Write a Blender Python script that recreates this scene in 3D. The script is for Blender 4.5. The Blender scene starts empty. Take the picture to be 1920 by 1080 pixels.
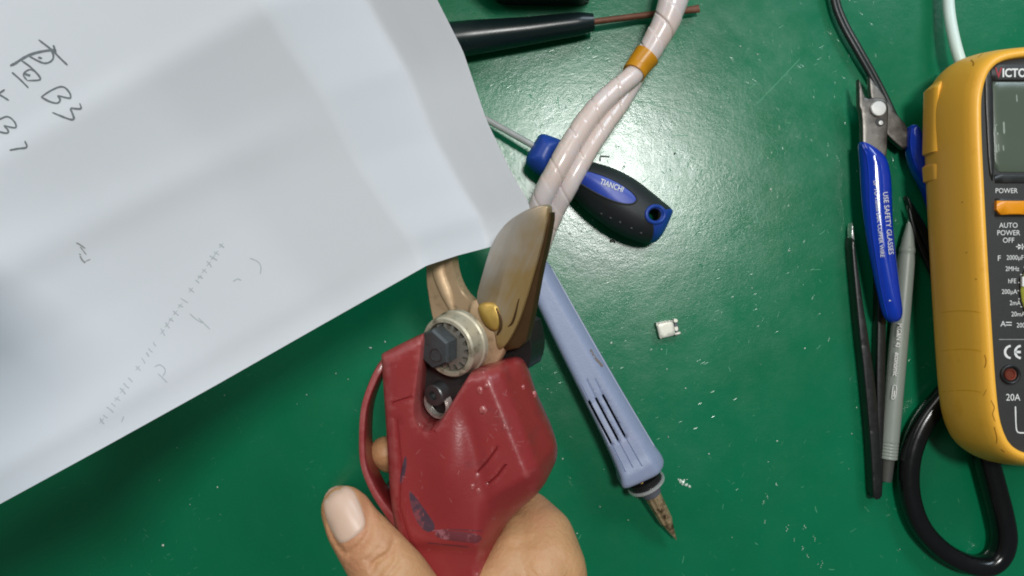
import bpy, bmesh, math, random
import numpy as np
from mathutils import Vector, Matrix
from mathutils.bvhtree import BVHTree
from mathutils.geometry import delaunay_2d_cdt

random.seed(7)
rng = np.random.default_rng(7)
MM = 0.001
CAMZ, K = 400.0, 3.6           # camera height over the mat (mm), photo pixels per mm on the mat
scene = bpy.context.scene

# ------------------------------------------------------------------ camera, world, lamps, exposure
cam_data = bpy.data.cameras.new('camera')
cam_data.sensor_width = 36.0
cam_data.lens = 36.0 * CAMZ / (1920 / K)
cam_data.clip_start = 0.01
cam_data.clip_end = 20
cam = bpy.data.objects.new('camera', cam_data)
scene.collection.objects.link(cam)
cam.location = (0, 0, CAMZ * MM)
scene.camera = cam

world = bpy.data.worlds.new('World')
scene.world = world
world.use_nodes = True
bg = world.node_tree.nodes['Background']
bg.inputs[0].default_value = (0.93, 0.97, 1.0, 1)
bg.inputs[1].default_value = 0.075

def area(name, loc, target, size, size_y, power, col):
    d = bpy.data.lights.new(name, 'AREA')
    d.shape = 'RECTANGLE'
    d.size, d.size_y = size, size_y
    d.energy = power
    d.color = col
    o = bpy.data.objects.new(name, d)
    scene.collection.objects.link(o)
    o.location = loc
    o.rotation_euler = (Vector(target) - Vector(loc)).to_track_quat('-Z', 'Y').to_euler()
    return o
area('ceiling_lamp', (0.25, 0.33, 1.80), (0.05, 0.05, 0), 0.30, 0.18, 16.5, (1.0, 1.0, 0.97))
area('bench_lamp', (0.82, 1.18, 1.22), (0, 0, 0), 0.90, 0.40, 12.5, (0.72, 0.87, 1.0))
area('left_fill_lamp', (-0.85, 1.05, 1.15), (0, 0, 0), 1.00, 0.60, 5.5, (1.0, 0.97, 0.93))  # soft fill added from the left to lift the meter's yellow wall

scene.view_settings.view_transform = 'Standard'
scene.view_settings.look = 'None'
scene.view_settings.exposure = 0.12
scene.view_settings.gamma = 1
scene.cycles.filter_width = 1.9

# ------------------------------------------------------------------ helpers
def lin(c):
    return tuple(((v / 255) / 12.92 if v / 255 <= 0.04045 else ((v / 255 + 0.055) / 1.055) ** 2.4) for v in c)

def P(px, py, z=0.0):
    """photo pixel seen at height z (mm) -> point in mm"""
    s = (CAMZ - z) / CAMZ / K
    return Vector(((px - 960) * s, (540 - py) * s, z))

def on_plane(px, py, p0, n):
    d = P(px, py, 0) - Vector((0, 0, CAMZ))
    o = Vector((0, 0, CAMZ))
    t = (p0 - o).dot(n) / d.dot(n)
    return o + d * t

BASE = {}
def thing(name, label, cat, base, group=None):
    o = bpy.data.objects.new(name, None)
    o.empty_display_size = 0.01
    scene.collection.objects.link(o)
    base = Vector(base)
    o.location = base * MM
    o['label'] = label
    o['category'] = cat
    if group: o['group'] = group
    BASE[o.name] = base
    return o

def obj(name, verts, faces, mats, parent=None, smooth=True, sharp=40, midx=None, props=None):
    base = BASE[parent.name] if parent is not None else Vector((0, 0, 0))
    me = bpy.data.meshes.new(name)
    v = (np.array([tuple(p) for p in verts], dtype=float) - np.array(base)) * MM
    me.from_pydata(v.tolist(), [], [list(f) for f in faces])
    for m in (mats if isinstance(mats, (list, tuple)) else [mats]):
        me.materials.append(m)
    if midx is not None:
        me.polygons.foreach_set('material_index', list(midx))
    bm = bmesh.new(); bm.from_mesh(me)
    bmesh.ops.recalc_face_normals(bm, faces=bm.faces)
    bm.to_mesh(me); bm.free()
    if smooth:
        me.polygons.foreach_set('use_smooth', [True] * len(me.polygons))
        me.set_sharp_from_angle(angle=math.radians(sharp))
    me.update()
    o = bpy.data.objects.new(name, me)
    scene.collection.objects.link(o)
    if parent is not None:
        o.parent = parent
        BASE[o.name] = base
    if props:
        for k, val in props.items(): o[k] = val
    return o

def tagged(o, label, cat, group=None):
    o['label'] = label; o['category'] = cat
    if group: o['group'] = group
    return o

# --- curves
def chaikin(pts, n=2, closed=True):
    p = [np.array(q, float) for q in pts]
    for _ in range(n):
        q = []
        m = len(p)
        if closed:
            for i in range(m):
                a, b = p[i], p[(i + 1) % m]
                q += [a * .75 + b * .25, a * .25 + b * .75]
        else:
            q.append(p[0])
            for i in range(m - 1):
                a, b = p[i], p[i + 1]
                q += [a * .75 + b * .25, a * .25 + b * .75]
            q.append(p[-1])
        p = q
    return p

def resample(pts, step, closed=True):
    p = np.array(pts, float)
    if closed: p = np.vstack([p, p[:1]])
    d = np.r_[0, np.cumsum(np.linalg.norm(np.diff(p, axis=0), axis=1))]
    n = max(4, int(round(d[-1] / step)))
    t = np.linspace(0, d[-1], n + 1)
    out = np.stack([np.interp(t, d, p[:, k]) for k in range(p.shape[1])], 1)
    return out[:-1] if closed else out

def catmull(pts, per=8):
    p = [np.array(q, float) for q in pts]
    p = [2 * p[0] - p[1]] + p + [2 * p[-1] - p[-2]]
    out = []
    for i in range(1, len(p) - 2):
        a, b, c, d = p[i - 1:i + 3]
        for k in range(per):
            t = k / per
            out.append(.5 * ((2 * b) + (c - a) * t + (2 * a - 5 * b + 4 * c - d) * t * t + (3 * b - a - 3 * c + d) * t ** 3))
    out.append(p[-2])
    return out

def seg_dist(pts, poly, closed=True):
    a = np.array(poly, float)
    b = np.roll(a, -1, 0) if closed else a[1:]
    if not closed: a = a[:-1]
    res = np.full(len(pts), 1e9)
    for s in range(0, len(pts), 2000):
        q = pts[s:s + 2000, None, :]
        ab = (b - a)[None]
        t = np.clip(((q - a[None]) * ab).sum(2) / np.maximum((ab * ab).sum(2), 1e-12), 0, 1)
        dd = np.linalg.norm(q - (a[None] + t[..., None] * ab), axis=2)
        res[s:s + 2000] = dd.min(1)
    return res

def inside(pts, poly):
    x, y = pts[:, 0], pts[:, 1]
    r = np.zeros(len(pts), bool)
    n = len(poly)
    for i in range(n):
        x1, y1 = poly[i][:2]; x2, y2 = poly[(i + 1) % n][:2]
        c = ((y1 > y) != (y2 > y))
        with np.errstate(divide='ignore', invalid='ignore'):
            r ^= c & (x < (x2 - x1) * (y - y1) / (y2 - y1 + 1e-15) + x1)
    return r

def px_poly(pts, z, n=2, closed=True):
    """photo pixels -> smoothed polygon in mm (x, y) at height z"""
    w = [P(a, b, z)[:2] for a, b in pts]
    return chaikin(w, n, closed) if n else [np.array(q) for q in w]

def pillow(outline, top, bot, rt=2., ht=2., rb=2., hb=2., step=2., holes=(), hole_r=.6, hole_h=.4,
           grooves=(), marks=(), mark_lift=.0, rough=0., soft=None):
    """a solid cut to an outline, its top and bottom rounded over towards the edge.
       returns verts, faces, material index (0, or k+1 inside marks[k])"""
    out = resample(outline, step)
    hl = [resample(h, min(step, 1.2)) for h in holes]
    mk = [resample(m, min(step, 1.5)) for m in marks]
    V, E = [], []
    def loop(p, closed=True):
        s = len(V)
        V.extend([tuple(q[:2]) for q in p])
        for i in range(len(p) - (0 if closed else 1)):
            E.append((s + i, s + (i + 1) % len(p)))
    loop(out)
    for h in hl: loop(h)
    for m in mk: loop(m)
    gl = []
    for line, w, dep in grooves:
        c = resample(line, step * .6, False)
        t = np.gradient(c, axis=0); t /= np.linalg.norm(t, axis=1)[:, None] + 1e-9
        nn = np.stack([-t[:, 1], t[:, 0]], 1)
        for k in (-w, 0, w): loop(c + nn * k, False)
        gl.append((c, w, dep))
    fixed = np.array(V)
    # inset rows so that the rounded edge is smooth
    t = np.roll(out, -1, 0) - np.roll(out, 1, 0)
    t /= np.linalg.norm(t, axis=1)[:, None] + 1e-9
    nn = np.stack([-t[:, 1], t[:, 0]], 1)
    if inside(out[:1] + nn[:1] * .05, out)[0] == False: nn = -nn
    rows = []
    rmax = max(rt, rb)
    for f in (.06, .2, .42, .7):
        q = out + nn * rmax * f
        dd = seg_dist(q, out)
        rows.append(q[(dd > rmax * f * .93) & inside(q, out)])
    lo, hi = out.min(0), out.max(0)
    gx, gy = np.meshgrid(np.arange(lo[0], hi[0], step), np.arange(lo[1], hi[1], step))
    g = np.stack([gx.ravel(), gy.ravel()], 1) + rng.uniform(-.15, .15, (gx.size, 2)) * step
    g = g[inside(g, out)]
    g = g[seg_dist(g, out) > rmax * .85] if rmax > step else g[seg_dist(g, out) > step * .6]
    inner = np.vstack(rows + [g])
    for h in hl:
        inner = inner[~inside(inner, h)]
    rest = fixed[len(out):]
    if len(rest):
        keep = np.ones(len(inner), bool)
        for s in range(0, len(inner), 1500):
            dd = np.linalg.norm(inner[s:s + 1500, None] - rest[None], axis=2).min(1)
            keep[s:s + 1500] = dd > step * .35
        inner = inner[keep]
    allv = [Vector(v) for v in V] + [Vector(v) for v in inner]
    res = delaunay_2d_cdt(allv, E, [], 0, 1e-4)
    P2 = np.array([tuple(v) for v in res[0]]); F = [tuple(f) for f in res[2]]
    cen = np.array([P2[list(f)].mean(0) for f in F])
    ok = inside(cen, out)
    for h in hl: ok &= ~inside(cen, h)
    F = [f for f, k in zip(F, ok) if k]; cen = cen[ok]
    mi = np.zeros(len(F), int)
    for k, m in enumerate(mk): mi[inside(cen, m)] = k + 1
    d = seg_dist(P2, out) if soft is None else seg_dist(P2, soft, False)
    fn = lambda d, r: 1 - np.sqrt(np.clip(1 - (1 - np.clip(d / r, 0, 1)) ** 2, 0, 1))
    zt = top(P2[:, 0], P2[:, 1]) + np.zeros(len(P2)) - ht * fn(d, rt)
    if soft is not None: zt -= hole_h * fn(seg_dist(P2, out), hole_r)
    for h in hl:
        zt -= hole_h * fn(seg_dist(P2, h), hole_r)
    for c, w, dep in gl:
        zt -= dep * np.clip(1 - seg_dist(P2, c, False) / w, 0, 1)
    for m in mk:
        zt += mark_lift * inside(P2, m)
    if rough: zt += rng.normal(0, rough, len(P2)) * (d > .1)
    zb = bot(P2[:, 0], P2[:, 1]) + np.zeros(len(P2)) + hb * fn(d, rb)
    zb = np.minimum(zb, zt - .05)
    n = len(P2)
    verts = [(p[0], p[1], z) for p, z in zip(P2, zt)] + [(p[0], p[1], z) for p, z in zip(P2, zb)]
    faces = list(F) + [tuple(i + n for i in reversed(f)) for f in F]
    cnt = {}
    for f in F:
        for i in range(len(f)):
            a, b = f[i], f[(i + 1) % len(f)]
            cnt[(min(a, b), max(a, b))] = cnt.get((min(a, b), max(a, b)), 0) + 1
    side = 0
    for f in F:
        for i in range(len(f)):
            a, b = f[i], f[(i + 1) % len(f)]
            if cnt[(min(a, b), max(a, b))] == 1:
                faces.append((a, a + n, b + n, b)); side += 1
    midx = list(mi) + [0] * (len(F) + side)
    used = sorted({i for f in faces for i in f}); mp = {u: k for k, u in enumerate(used)}
    return [verts[u] for u in used], [tuple(mp[i] for i in f) for f in faces], midx

def const(z): return lambda x, y: np.zeros(len(x)) + z
def ramp(p, q):
    """height field through two points (x, y, z), level across the line between them"""
    p, q = np.array(p, float), np.array(q, float)
    ax = q[:2] - p[:2]; L = (ax ** 2).sum()
    return lambda x, y: p[2] + (q[2] - p[2]) * ((x - p[0]) * ax[0] + (y - p[1]) * ax[1]) / L

def sweep(path, radii, segs=16, cap=True, power=2.0, up=(0, 0, 1), mod=None):
    """tube along mm points; radii = (half width, half height) per point or one pair / number"""
    p = [Vector(q) for q in path]
    n = len(p)
    if not isinstance(radii, list): radii = [radii] * n
    if len(radii) != n:
        t = np.linspace(0, len(radii) - 1, n)
        rr = np.array([r if isinstance(r, (tuple, list)) else (r, r) for r in radii], float)
        radii = [tuple(np.array([np.interp(a, range(len(rr)), rr[:, 0]), np.interp(a, range(len(rr)), rr[:, 1])])) for a in t]
    verts, faces = [], []
    up = Vector(up)
    L = 0
    for i in range(n):
        T = (p[min(i + 1, n - 1)] - p[max(i - 1, 0)]).normalized()
        S = T.cross(up)
        if S.length < 1e-4: S = Vector((1, 0, 0))
        S.normalize(); U = S.cross(T)
        r = radii[i]
        if not isinstance(r, (tuple, list)): r = (r, r)
        if i: L += (p[i] - p[i - 1]).length
        for k in range(segs):
            a = 2 * math.pi * k / segs
            c, s = math.cos(a), math.sin(a)
            e = 2 / power
            c = math.copysign(abs(c) ** e, c); s = math.copysign(abs(s) ** e, s)
            m = mod(L, a) if mod else 0
            verts.append(p[i] + S * c * (r[0] + m) + U * s * (r[1] + m))
    for i in range(n - 1):
        for k in range(segs):
            a = i * segs + k; b = i * segs + (k + 1) % segs
            faces.append((a, b, b + segs, a + segs))
    if cap:
        faces.append(tuple(range(segs))[::-1])
        faces.append(tuple((n - 1) * segs + k for k in range(segs)))
    return verts, faces

def plate(pts, p0, n, thick, n_smooth=1, up=0.0, step=None, bevel=.25):
    """a flat plate whose face lies on the plane (p0, n) and whose outline is seen at pts"""
    n = n.normalized()
    w = [on_plane(a, b, p0, n) + n * up for a, b in pts]
    w = [Vector(q) for q in chaikin([tuple(q) for q in w], n_smooth)] if n_smooth else w
    c = sum(w, Vector()) / len(w)
    m = len(w)
    ring = lambda f, dz: [q + (c - q).normalized() * f + n * dz for q in w]
    V = ring(bevel, 0) + ring(0, -bevel) + ring(0, -thick)
    F = [tuple(range(m)), tuple(2 * m + k for k in reversed(range(m)))]
    for r in range(2):
        for k in range(m):
            a, b = r * m + k, r * m + (k + 1) % m
            F.append((a, a + m, b + m, b))
    return V, F

def joined(*parts):
    V, F = [], []
    for v, f in parts:
        s = len(V)
        V += [tuple(q) for q in v]
        F += [tuple(i + s for i in g) for g in f]
    return V, F

def box(x0, x1, y0, y1, z0, z1):
    v = [(x, y, z) for z in (z0, z1) for y in (y0, y1) for x in (x0, x1)]
    return v, [(0, 2, 3, 1), (4, 5, 7, 6), (0, 1, 5, 4), (2, 6, 7, 3), (0, 4, 6, 2), (1, 3, 7, 5)]

def bvh(v, f): return BVHTree.FromPolygons([Vector(q) for q in v], [list(g) for g in f])

def hit(tree, px, py, lift=.12, z=0):
    o = Vector((0, 0, CAMZ)); d = (P(px, py, 0) - o).normalized()
    h = tree.ray_cast(o, d) if tree else (None,)
    if h[0] is None: return P(px, py, z)
    return h[0] - d * lift

def ribbon(pts, width, tree, lift=.1, z=0, smooth=2, taper=True):
    p = np.array(chaikin(pts, smooth, False)) if len(pts) > 2 else resample(pts, 3, False)
    t = np.gradient(p, axis=0); t /= np.linalg.norm(t, axis=1)[:, None] + 1e-9
    nn = np.stack([-t[:, 1], t[:, 0]], 1)
    V, F = [], []
    m = len(p)
    for i in range(m):
        f = (min(1, .45 + 4 * min(i, m - 1 - i) / m) if taper else 1) * (0.85 + .3 * random.random())
        for s in (-.5, .5):
            q = p[i] + nn[i] * s * width * f
            V.append(hit(tree, q[0], q[1], lift, z))
    for i in range(m - 1): F.append((2 * i, 2 * i + 1, 2 * i + 3, 2 * i + 2))
    return V, F

def text(s, px, py, size, angle, mat, parent, name='lettering', tree=None, z=0, align='LEFT', squeeze=1., shear=0, lift=.12, bold=0.0):
    """lettering whose capitals are `size` photo pixels high, baseline start at (px, py)"""
    cu = bpy.data.curves.new('lettering', 'FONT')
    cu.body = s; cu.size = 1.0; cu.align_x = align; cu.shear = shear
    cu.resolution_u = 3; cu.offset = bold
    o = bpy.data.objects.new('lettering', cu)
    scene.collection.objects.link(o)
    me = o.evaluated_get(bpy.context.evaluated_depsgraph_get()).to_mesh()
    a = math.radians(angle); k = size / .72
    V = []
    for v in me.vertices:
        u, w = v.co.x * k * squeeze, v.co.y * k
        V.append(hit(tree, px + u * math.cos(a) + w * math.sin(a), py + u * math.sin(a) - w * math.cos(a), lift, z))
    F = [tuple(f.vertices) for f in me.polygons]
    bpy.data.objects.remove(o)
    return obj(name, V, F, mat, parent, smooth=False)

# ------------------------------------------------------------------ materials
def mat(name, col, rough=.5, metal=0., var=.12, vscale=90, bump=0., bscale=600, col2=None, spec=.5, coat=0., trans=0., sss=0., rvar=.08, c2lo=.5, c2hi=.62, c2scale=60, edge=None):
    m = bpy.data.materials.new(name)
    m.use_nodes = True
    nt = m.node_tree; N = nt.nodes; Lk = nt.links
    b = N['Principled BSDF']
    tc = N.new('ShaderNodeTexCoord')
    nz = N.new('ShaderNodeTexNoise'); nz.inputs['Scale'].default_value = vscale; nz.inputs['Detail'].default_value = 5
    Lk.new(tc.outputs['Object'], nz.inputs['Vector'])
    mx = N.new('ShaderNodeMix'); mx.data_type = 'RGBA'
    c = lin(col)
    mx.inputs[6].default_value = (*[v * (1 - var) for v in c], 1)
    mx.inputs[7].default_value = (*[min(1, v * (1 + var)) for v in c], 1)
    Lk.new(nz.outputs['Fac'], mx.inputs[0])
    out = mx.outputs[2]
    if col2:
        n2 = N.new('ShaderNodeTexNoise'); n2.inputs['Scale'].default_value = c2scale; n2.inputs['Detail'].default_value = 6
        n2.inputs['Roughness'].default_value = .65
        Lk.new(tc.outputs['Object'], n2.inputs['Vector'])
        rp = N.new('ShaderNodeMapRange'); rp.inputs[1].default_value = c2lo; rp.inputs[2].default_value = c2hi
        Lk.new(n2.outputs['Fac'], rp.inputs[0])
        m2 = N.new('ShaderNodeMix'); m2.data_type = 'RGBA'
        Lk.new(rp.outputs[0], m2.inputs[0]); Lk.new(out, m2.inputs[6]); m2.inputs[7].default_value = (*lin(col2), 1)
        out = m2.outputs[2]
    if edge:
        ge = N.new('ShaderNodeNewGeometry')
        r3 = N.new('ShaderNodeMapRange'); r3.inputs[1].default_value = edge[1]; r3.inputs[2].default_value = edge[2]
        n5 = N.new('ShaderNodeTexNoise'); n5.inputs['Scale'].default_value = 260; n5.inputs['Detail'].default_value = 5
        Lk.new(tc.outputs['Object'], n5.inputs['Vector'])
        ad = N.new('ShaderNodeMath'); ad.operation = 'MULTIPLY_ADD'; Lk.new(n5.outputs['Fac'], ad.inputs[0]); ad.inputs[1].default_value = .10
        Lk.new(ge.outputs['Pointiness'], ad.inputs[2]); Lk.new(ad.outputs[0], r3.inputs[0])
        m3 = N.new('ShaderNodeMix'); m3.data_type = 'RGBA'; Lk.new(r3.outputs[0], m3.inputs[0]); Lk.new(out, m3.inputs[6]); m3.inputs[7].default_value = (*lin(edge[0]), 1)
        out = m3.outputs[2]
    Lk.new(out, b.inputs['Base Color'])
    rr = N.new('ShaderNodeMapRange'); rr.inputs[3].default_value = max(.02, rough - rvar); rr.inputs[4].default_value = min(1, rough + rvar)
    n3 = N.new('ShaderNodeTexNoise'); n3.inputs['Scale'].default_value = vscale * 3.1; n3.inputs['Detail'].default_value = 4
    Lk.new(tc.outputs['Object'], n3.inputs['Vector']); Lk.new(n3.outputs['Fac'], rr.inputs[0]); Lk.new(rr.outputs[0], b.inputs['Roughness'])
    b.inputs['Metallic'].default_value = metal
    b.inputs['Specular IOR Level'].default_value = spec
    b.inputs['Coat Weight'].default_value = coat
    b.inputs['Coat Roughness'].default_value = .12
    b.inputs['Transmission Weight'].default_value = trans
    if sss:
        b.inputs['Subsurface Weight'].default_value = sss
        b.inputs['Subsurface Radius'].default_value = (1., .35, .18)
        b.inputs['Subsurface Scale'].default_value = .004
    if bump:
        n4 = N.new('ShaderNodeTexNoise'); n4.inputs['Scale'].default_value = bscale; n4.inputs['Detail'].default_value = 4
        Lk.new(tc.outputs['Object'], n4.inputs['Vector'])
        bp = N.new('ShaderNodeBump'); bp.inputs['Strength'].default_value = bump; bp.inputs['Distance'].default_value = .0006
        Lk.new(n4.outputs['Fac'], bp.inputs['Height']); Lk.new(bp.outputs[0], b.inputs['Normal'])
    return m

def table_material():
    m = bpy.data.materials.new('green_mat')
    m.use_nodes = True
    nt = m.node_tree; N = nt.nodes; Lk = nt.links
    b = N['Principled BSDF']
    tc = N.new('ShaderNodeTexCoord')
    def noise(scale, det=5, vec=None, rough=.5):
        n = N.new('ShaderNodeTexNoise'); n.inputs['Scale'].default_value = scale; n.inputs['Detail'].default_value = det
        n.inputs['Roughness'].default_value = rough
        Lk.new(vec or tc.outputs['Object'], n.inputs['Vector'])
        return n.outputs['Fac']
    def rng_(src, a, b_, c=0., d=1.):
        r = N.new('ShaderNodeMapRange'); r.inputs[1].default_value = a; r.inputs[2].default_value = b_
        r.inputs[3].default_value = c; r.inputs[4].default_value = d
        Lk.new(src, r.inputs[0]); return r.outputs[0]
    def math_(op, a, b_):
        n = N.new('ShaderNodeMath'); n.operation = op
        for i, v in enumerate((a, b_)):
            if hasattr(v, 'links'): Lk.new(v, n.inputs[i])
            else: n.inputs[i].default_value = v
        return n.outputs[0]
    def mixc(f, a, c):
        n = N.new('ShaderNodeMix'); n.data_type = 'RGBA'
        Lk.new(f, n.inputs[0])
        for i, v in ((6, a), (7, c)):
            if isinstance(v, tuple): n.inputs[i].default_value = (*v, 1)
            else: Lk.new(v, n.inputs[i])
        return n.outputs[2]
    base = mixc(rng_(noise(14, 4), .3, .7), lin((2, 105, 67)), lin((5, 114, 76)))
    # short nicks and scratches in three directions
    marks = None
    for rot, sc, den, thr in ((25, (70, 260, 1), 1, .11), (-38, (60, 330, 1), 1, .10), (97, (85, 420, 1), 1, .10), (64, (40, 420, 1), 1, .07)):
        mp = N.new('ShaderNodeMapping'); mp.vector_type = 'TEXTURE'; mp.inputs['Rotation'].default_value = (0, 0, math.radians(rot)); mp.inputs['Scale'].default_value = tuple(1 / q for q in sc)
        Lk.new(tc.outputs['Object'], mp.inputs['Vector'])
        vo = N.new('ShaderNodeTexVoronoi'); vo.inputs['Scale'].default_value = 1.0
        Lk.new(mp.outputs[0], vo.inputs['Vector'])
        r = rng_(vo.outputs['Distance'], thr * .4, thr, 1, 0)
        marks = r if marks is None else math_('MAXIMUM', marks, r)
    patch = rng_(noise(13, 3), .42, .62)
    marks = math_('MULTIPLY', marks, patch)
    col = mixc(math_('MULTIPLY', marks, .22), base, lin((120, 185, 150)))
    Lk.new(col, b.inputs['Base Color'])
    Lk.new(rng_(noise(40, 6, rough=.7), .3, .7, .17, .28), b.inputs['Roughness'])
    b.inputs['Specular IOR Level'].default_value = .56
    h = math_('ADD', math_('MULTIPLY', noise(150, 7, rough=.74), .62), math_('MULTIPLY', marks, -.55))
    h = math_('ADD', h, math_('MULTIPLY', noise(900, 2), .12))
    bp = N.new('ShaderNodeBump'); bp.inputs['Strength'].default_value = .30; bp.inputs['Distance'].default_value = .0006
    Lk.new(h, bp.inputs['Height']); Lk.new(bp.outputs[0], b.inputs['Normal'])
    return m

def paper_material():
    m = mat('paper', (222, 224, 227), .85, var=.015, vscale=25, bump=.12, bscale=70, spec=.2)
    nt = m.node_tree; N = nt.nodes
    b = N['Principled BSDF']
    tr = N.new('ShaderNodeBsdfTranslucent'); tr.inputs[0].default_value = (.75, .77, .78, 1)
    ms = N.new('ShaderNodeMixShader'); ms.inputs[0].default_value = .08
    nt.links.new(b.outputs[0], ms.inputs[1]); nt.links.new(tr.outputs[0], ms.inputs[2])
    nt.links.new(ms.outputs[0], N['Material Output'].inputs[0])
    return m

def blade_material():
    m = mat('blade_steel', (176, 170, 163), .36, .45, var=.10, vscale=120)
    nt = m.node_tree; N = nt.nodes; Lk = nt.links
    b = N['Principled BSDF']
    old = b.inputs['Base Color'].links[0].from_socket
    tc = N.new('ShaderNodeTexCoord'); sx = N.new('ShaderNodeSeparateXYZ'); Lk.new(tc.outputs['Object'], sx.inputs[0])
    mp = N.new('ShaderNodeMapping'); mp.vector_type = 'TEXTURE'; mp.inputs['Rotation'].default_value = (0, 0, math.radians(66)); mp.inputs['Scale'].default_value = (1 / 25, 1 / 900, 1 / 40)
    Lk.new(tc.outputs['Object'], mp.inputs['Vector'])
    st = N.new('ShaderNodeTexNoise'); st.inputs['Scale'].default_value = 1; st.inputs['Detail'].default_value = 4; Lk.new(mp.outputs[0], st.inputs['Vector'])
    bl = N.new('ShaderNodeTexNoise'); bl.inputs['Scale'].default_value = 75; bl.inputs['Detail'].default_value = 4; Lk.new(tc.outputs['Object'], bl.inputs['Vector'])
    # resin stain: strongest round the pivot (about 40 mm up) and along the spine, none at the tip
    def mth(op, a, c, d=None):
        n = N.new('ShaderNodeMath'); n.operation = op
        for k, v in enumerate((a, c)):
            if hasattr(v, 'links'): Lk.new(v, n.inputs[k])
            else: n.inputs[k].default_value = v
        return n.outputs[0]
    g = mth('ADD', mth('MULTIPLY', sx.outputs['Y'], -22.0), mth('MULTIPLY', sx.outputs['X'], 38.0))
    g = mth('ADD', g, mth('MULTIPLY', bl.outputs['Fac'], 1.0))
    g = mth('ADD', g, mth('MULTIPLY', st.outputs['Fac'], .40))
    r = N.new('ShaderNodeMapRange'); r.inputs[1].default_value = -.40; r.inputs[2].default_value = .40; Lk.new(g, r.inputs[0])
    mx = N.new('ShaderNodeMix'); mx.data_type = 'RGBA'; Lk.new(r.outputs[0], mx.inputs[0]); Lk.new(old, mx.inputs[6]); mx.inputs[7].default_value = (*lin((160, 132, 84)), 1)
    Lk.new(mx.outputs[2], b.inputs['Base Color'])
    bp = N.new('ShaderNodeBump'); bp.inputs['Strength'].default_value = .12; bp.inputs['Distance'].default_value = .0004
    Lk.new(st.outputs['Fac'], bp.inputs['Height']); Lk.new(bp.outputs[0], b.inputs['Normal'])
    return m

M_TABLE = table_material()
M_PAPER = paper_material()
M_PENCIL = mat('pencil', (112, 118, 121), .7, var=.3, vscale=900)
M_FAINT = mat('show_through', (186, 190, 193), .85, var=.05, vscale=800)
M_RIM = mat('worn_rim_steel', (190, 182, 160), .42, .35, var=.12, vscale=160, col2=(92, 82, 62), c2lo=.5, c2hi=.68, c2scale=130, bump=.15)
M_RED = mat('red_rubber', (140, 45, 46), .34, rvar=.12, coat=.12, edge=((164, 88, 84), .575, .65), var=.16, vscale=40, bump=.10, bscale=900, col2=(108, 48, 48), c2lo=.56, c2hi=.75, c2scale=55)
M_SCRATCH = mat('pale_scratch', (154, 78, 76), .6, var=.2)
M_DECAL = mat('worn_purple_print', (74, 50, 62), .5, var=.25, vscale=220, col2=(128, 62, 68), c2lo=.5, c2hi=.6, c2scale=160)
M_BAND = mat('worn_dark_red_print', (104, 44, 50), .5, var=.3, vscale=180, col2=(150, 90, 96), c2lo=.58, c2hi=.66, c2scale=200)
M_BLADE = blade_material()
M_JAW = mat('tarnished_steel', (200, 170, 134), .5, .4, var=.12, vscale=120, col2=(120, 94, 66), c2lo=.56, c2hi=.74, c2scale=70, bump=.25, bscale=350)
M_BRASS = mat('brass', (198, 162, 82), .38, .5, var=.2, vscale=160, col2=(150, 112, 50), c2lo=.5, c2hi=.7, c2scale=160, bump=.3, bscale=300)
M_BROWN = mat('brown_steel_edge', (84, 60, 34), .5, .6, var=.25, vscale=120)
M_STEEL = mat('bright_steel', (214, 212, 204), .28, .6, var=.06, vscale=150, col2=(160, 150, 130), c2lo=.52, c2hi=.66, c2scale=150)
M_DARKMETAL = mat('dark_gear_steel', (96, 98, 98), .38, .75, var=.25, vscale=220, bump=.1)
M_TOOTH = mat('greasy_tooth_steel', (150, 146, 136), .4, .5, var=.4, vscale=260, bump=.1)
M_NUT = mat('blackened_nut', (78, 83, 85), .5, .3, var=.25, vscale=160, col2=(70, 72, 70), c2lo=.5, c2hi=.65, c2scale=180, bump=.3, bscale=300)
M_BLACK = mat('black_plastic', (26, 25, 25), .45, var=.2, vscale=120)
M_BLACKGLOSS = mat('glossy_black_rubber', (17, 18, 19), .22, var=.2, vscale=60, bump=.06, bscale=160)
M_YELLOW = mat('yellow_holster', (255, 186, 64), .40, var=.05, vscale=30, bump=.06, bscale=700, col2=(232, 164, 36), c2lo=.60, c2hi=.78, c2scale=45)
M_DIRT = mat('dirt_mark', (176, 120, 24), .8, var=.3, vscale=400)
M_PANEL = mat('charcoal_panel', (44, 44, 43), .5, var=.08, vscale=200, bump=.12, bscale=1500)
M_BEZEL = mat('black_bezel', (36, 37, 36), .35, var=.08, vscale=100)
M_LCD = mat('lcd', (86, 96, 82), .22, var=.1, vscale=22)
M_LCDSEG = mat('lcd_ghost_segment', (150, 160, 148), .3, var=.2, vscale=100)
M_WHITE = mat('white_print', (226, 226, 222), .6, var=.03)
M_GREYPRINT = mat('grey_print', (150, 150, 148), .6, var=.05)
M_REDPRINT = mat('red_print', (160, 40, 48), .5)
M_ORANGE = mat('orange_button', (236, 150, 22), .3, var=.04)
M_DIAL = mat('dial_ring', (150, 150, 40), .5, var=.1)
M_COPPER = mat('copper_socket', (150, 78, 62), .35, .8, var=.2)
M_BLUE = mat('blue_vinyl', (12, 54, 168), .17, var=.08, vscale=40, coat=.4)
M_BLUEMATT = mat('blue_plastic', (30, 66, 152), .42, var=.08, vscale=60, bump=.05)
M_BLUEINSET = mat('blue_inset', (44, 70, 168), .4, var=.06, vscale=60)
M_RUBBER = mat('black_rubber', (36, 39, 40), .55, var=.15, vscale=90, bump=.12, bscale=900)
M_CHROME = mat('chrome', (226, 226, 222), .2, .6, var=.04)
M_PLIER = mat('gunmetal', (112, 108, 103), .42, .85, var=.15, vscale=90, col2=(72, 68, 64), c2lo=.5, c2hi=.66, c2scale=50, bump=.05)
M_RIVET = mat('rivet', (205, 203, 198), .35, .7, var=.06)
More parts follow.
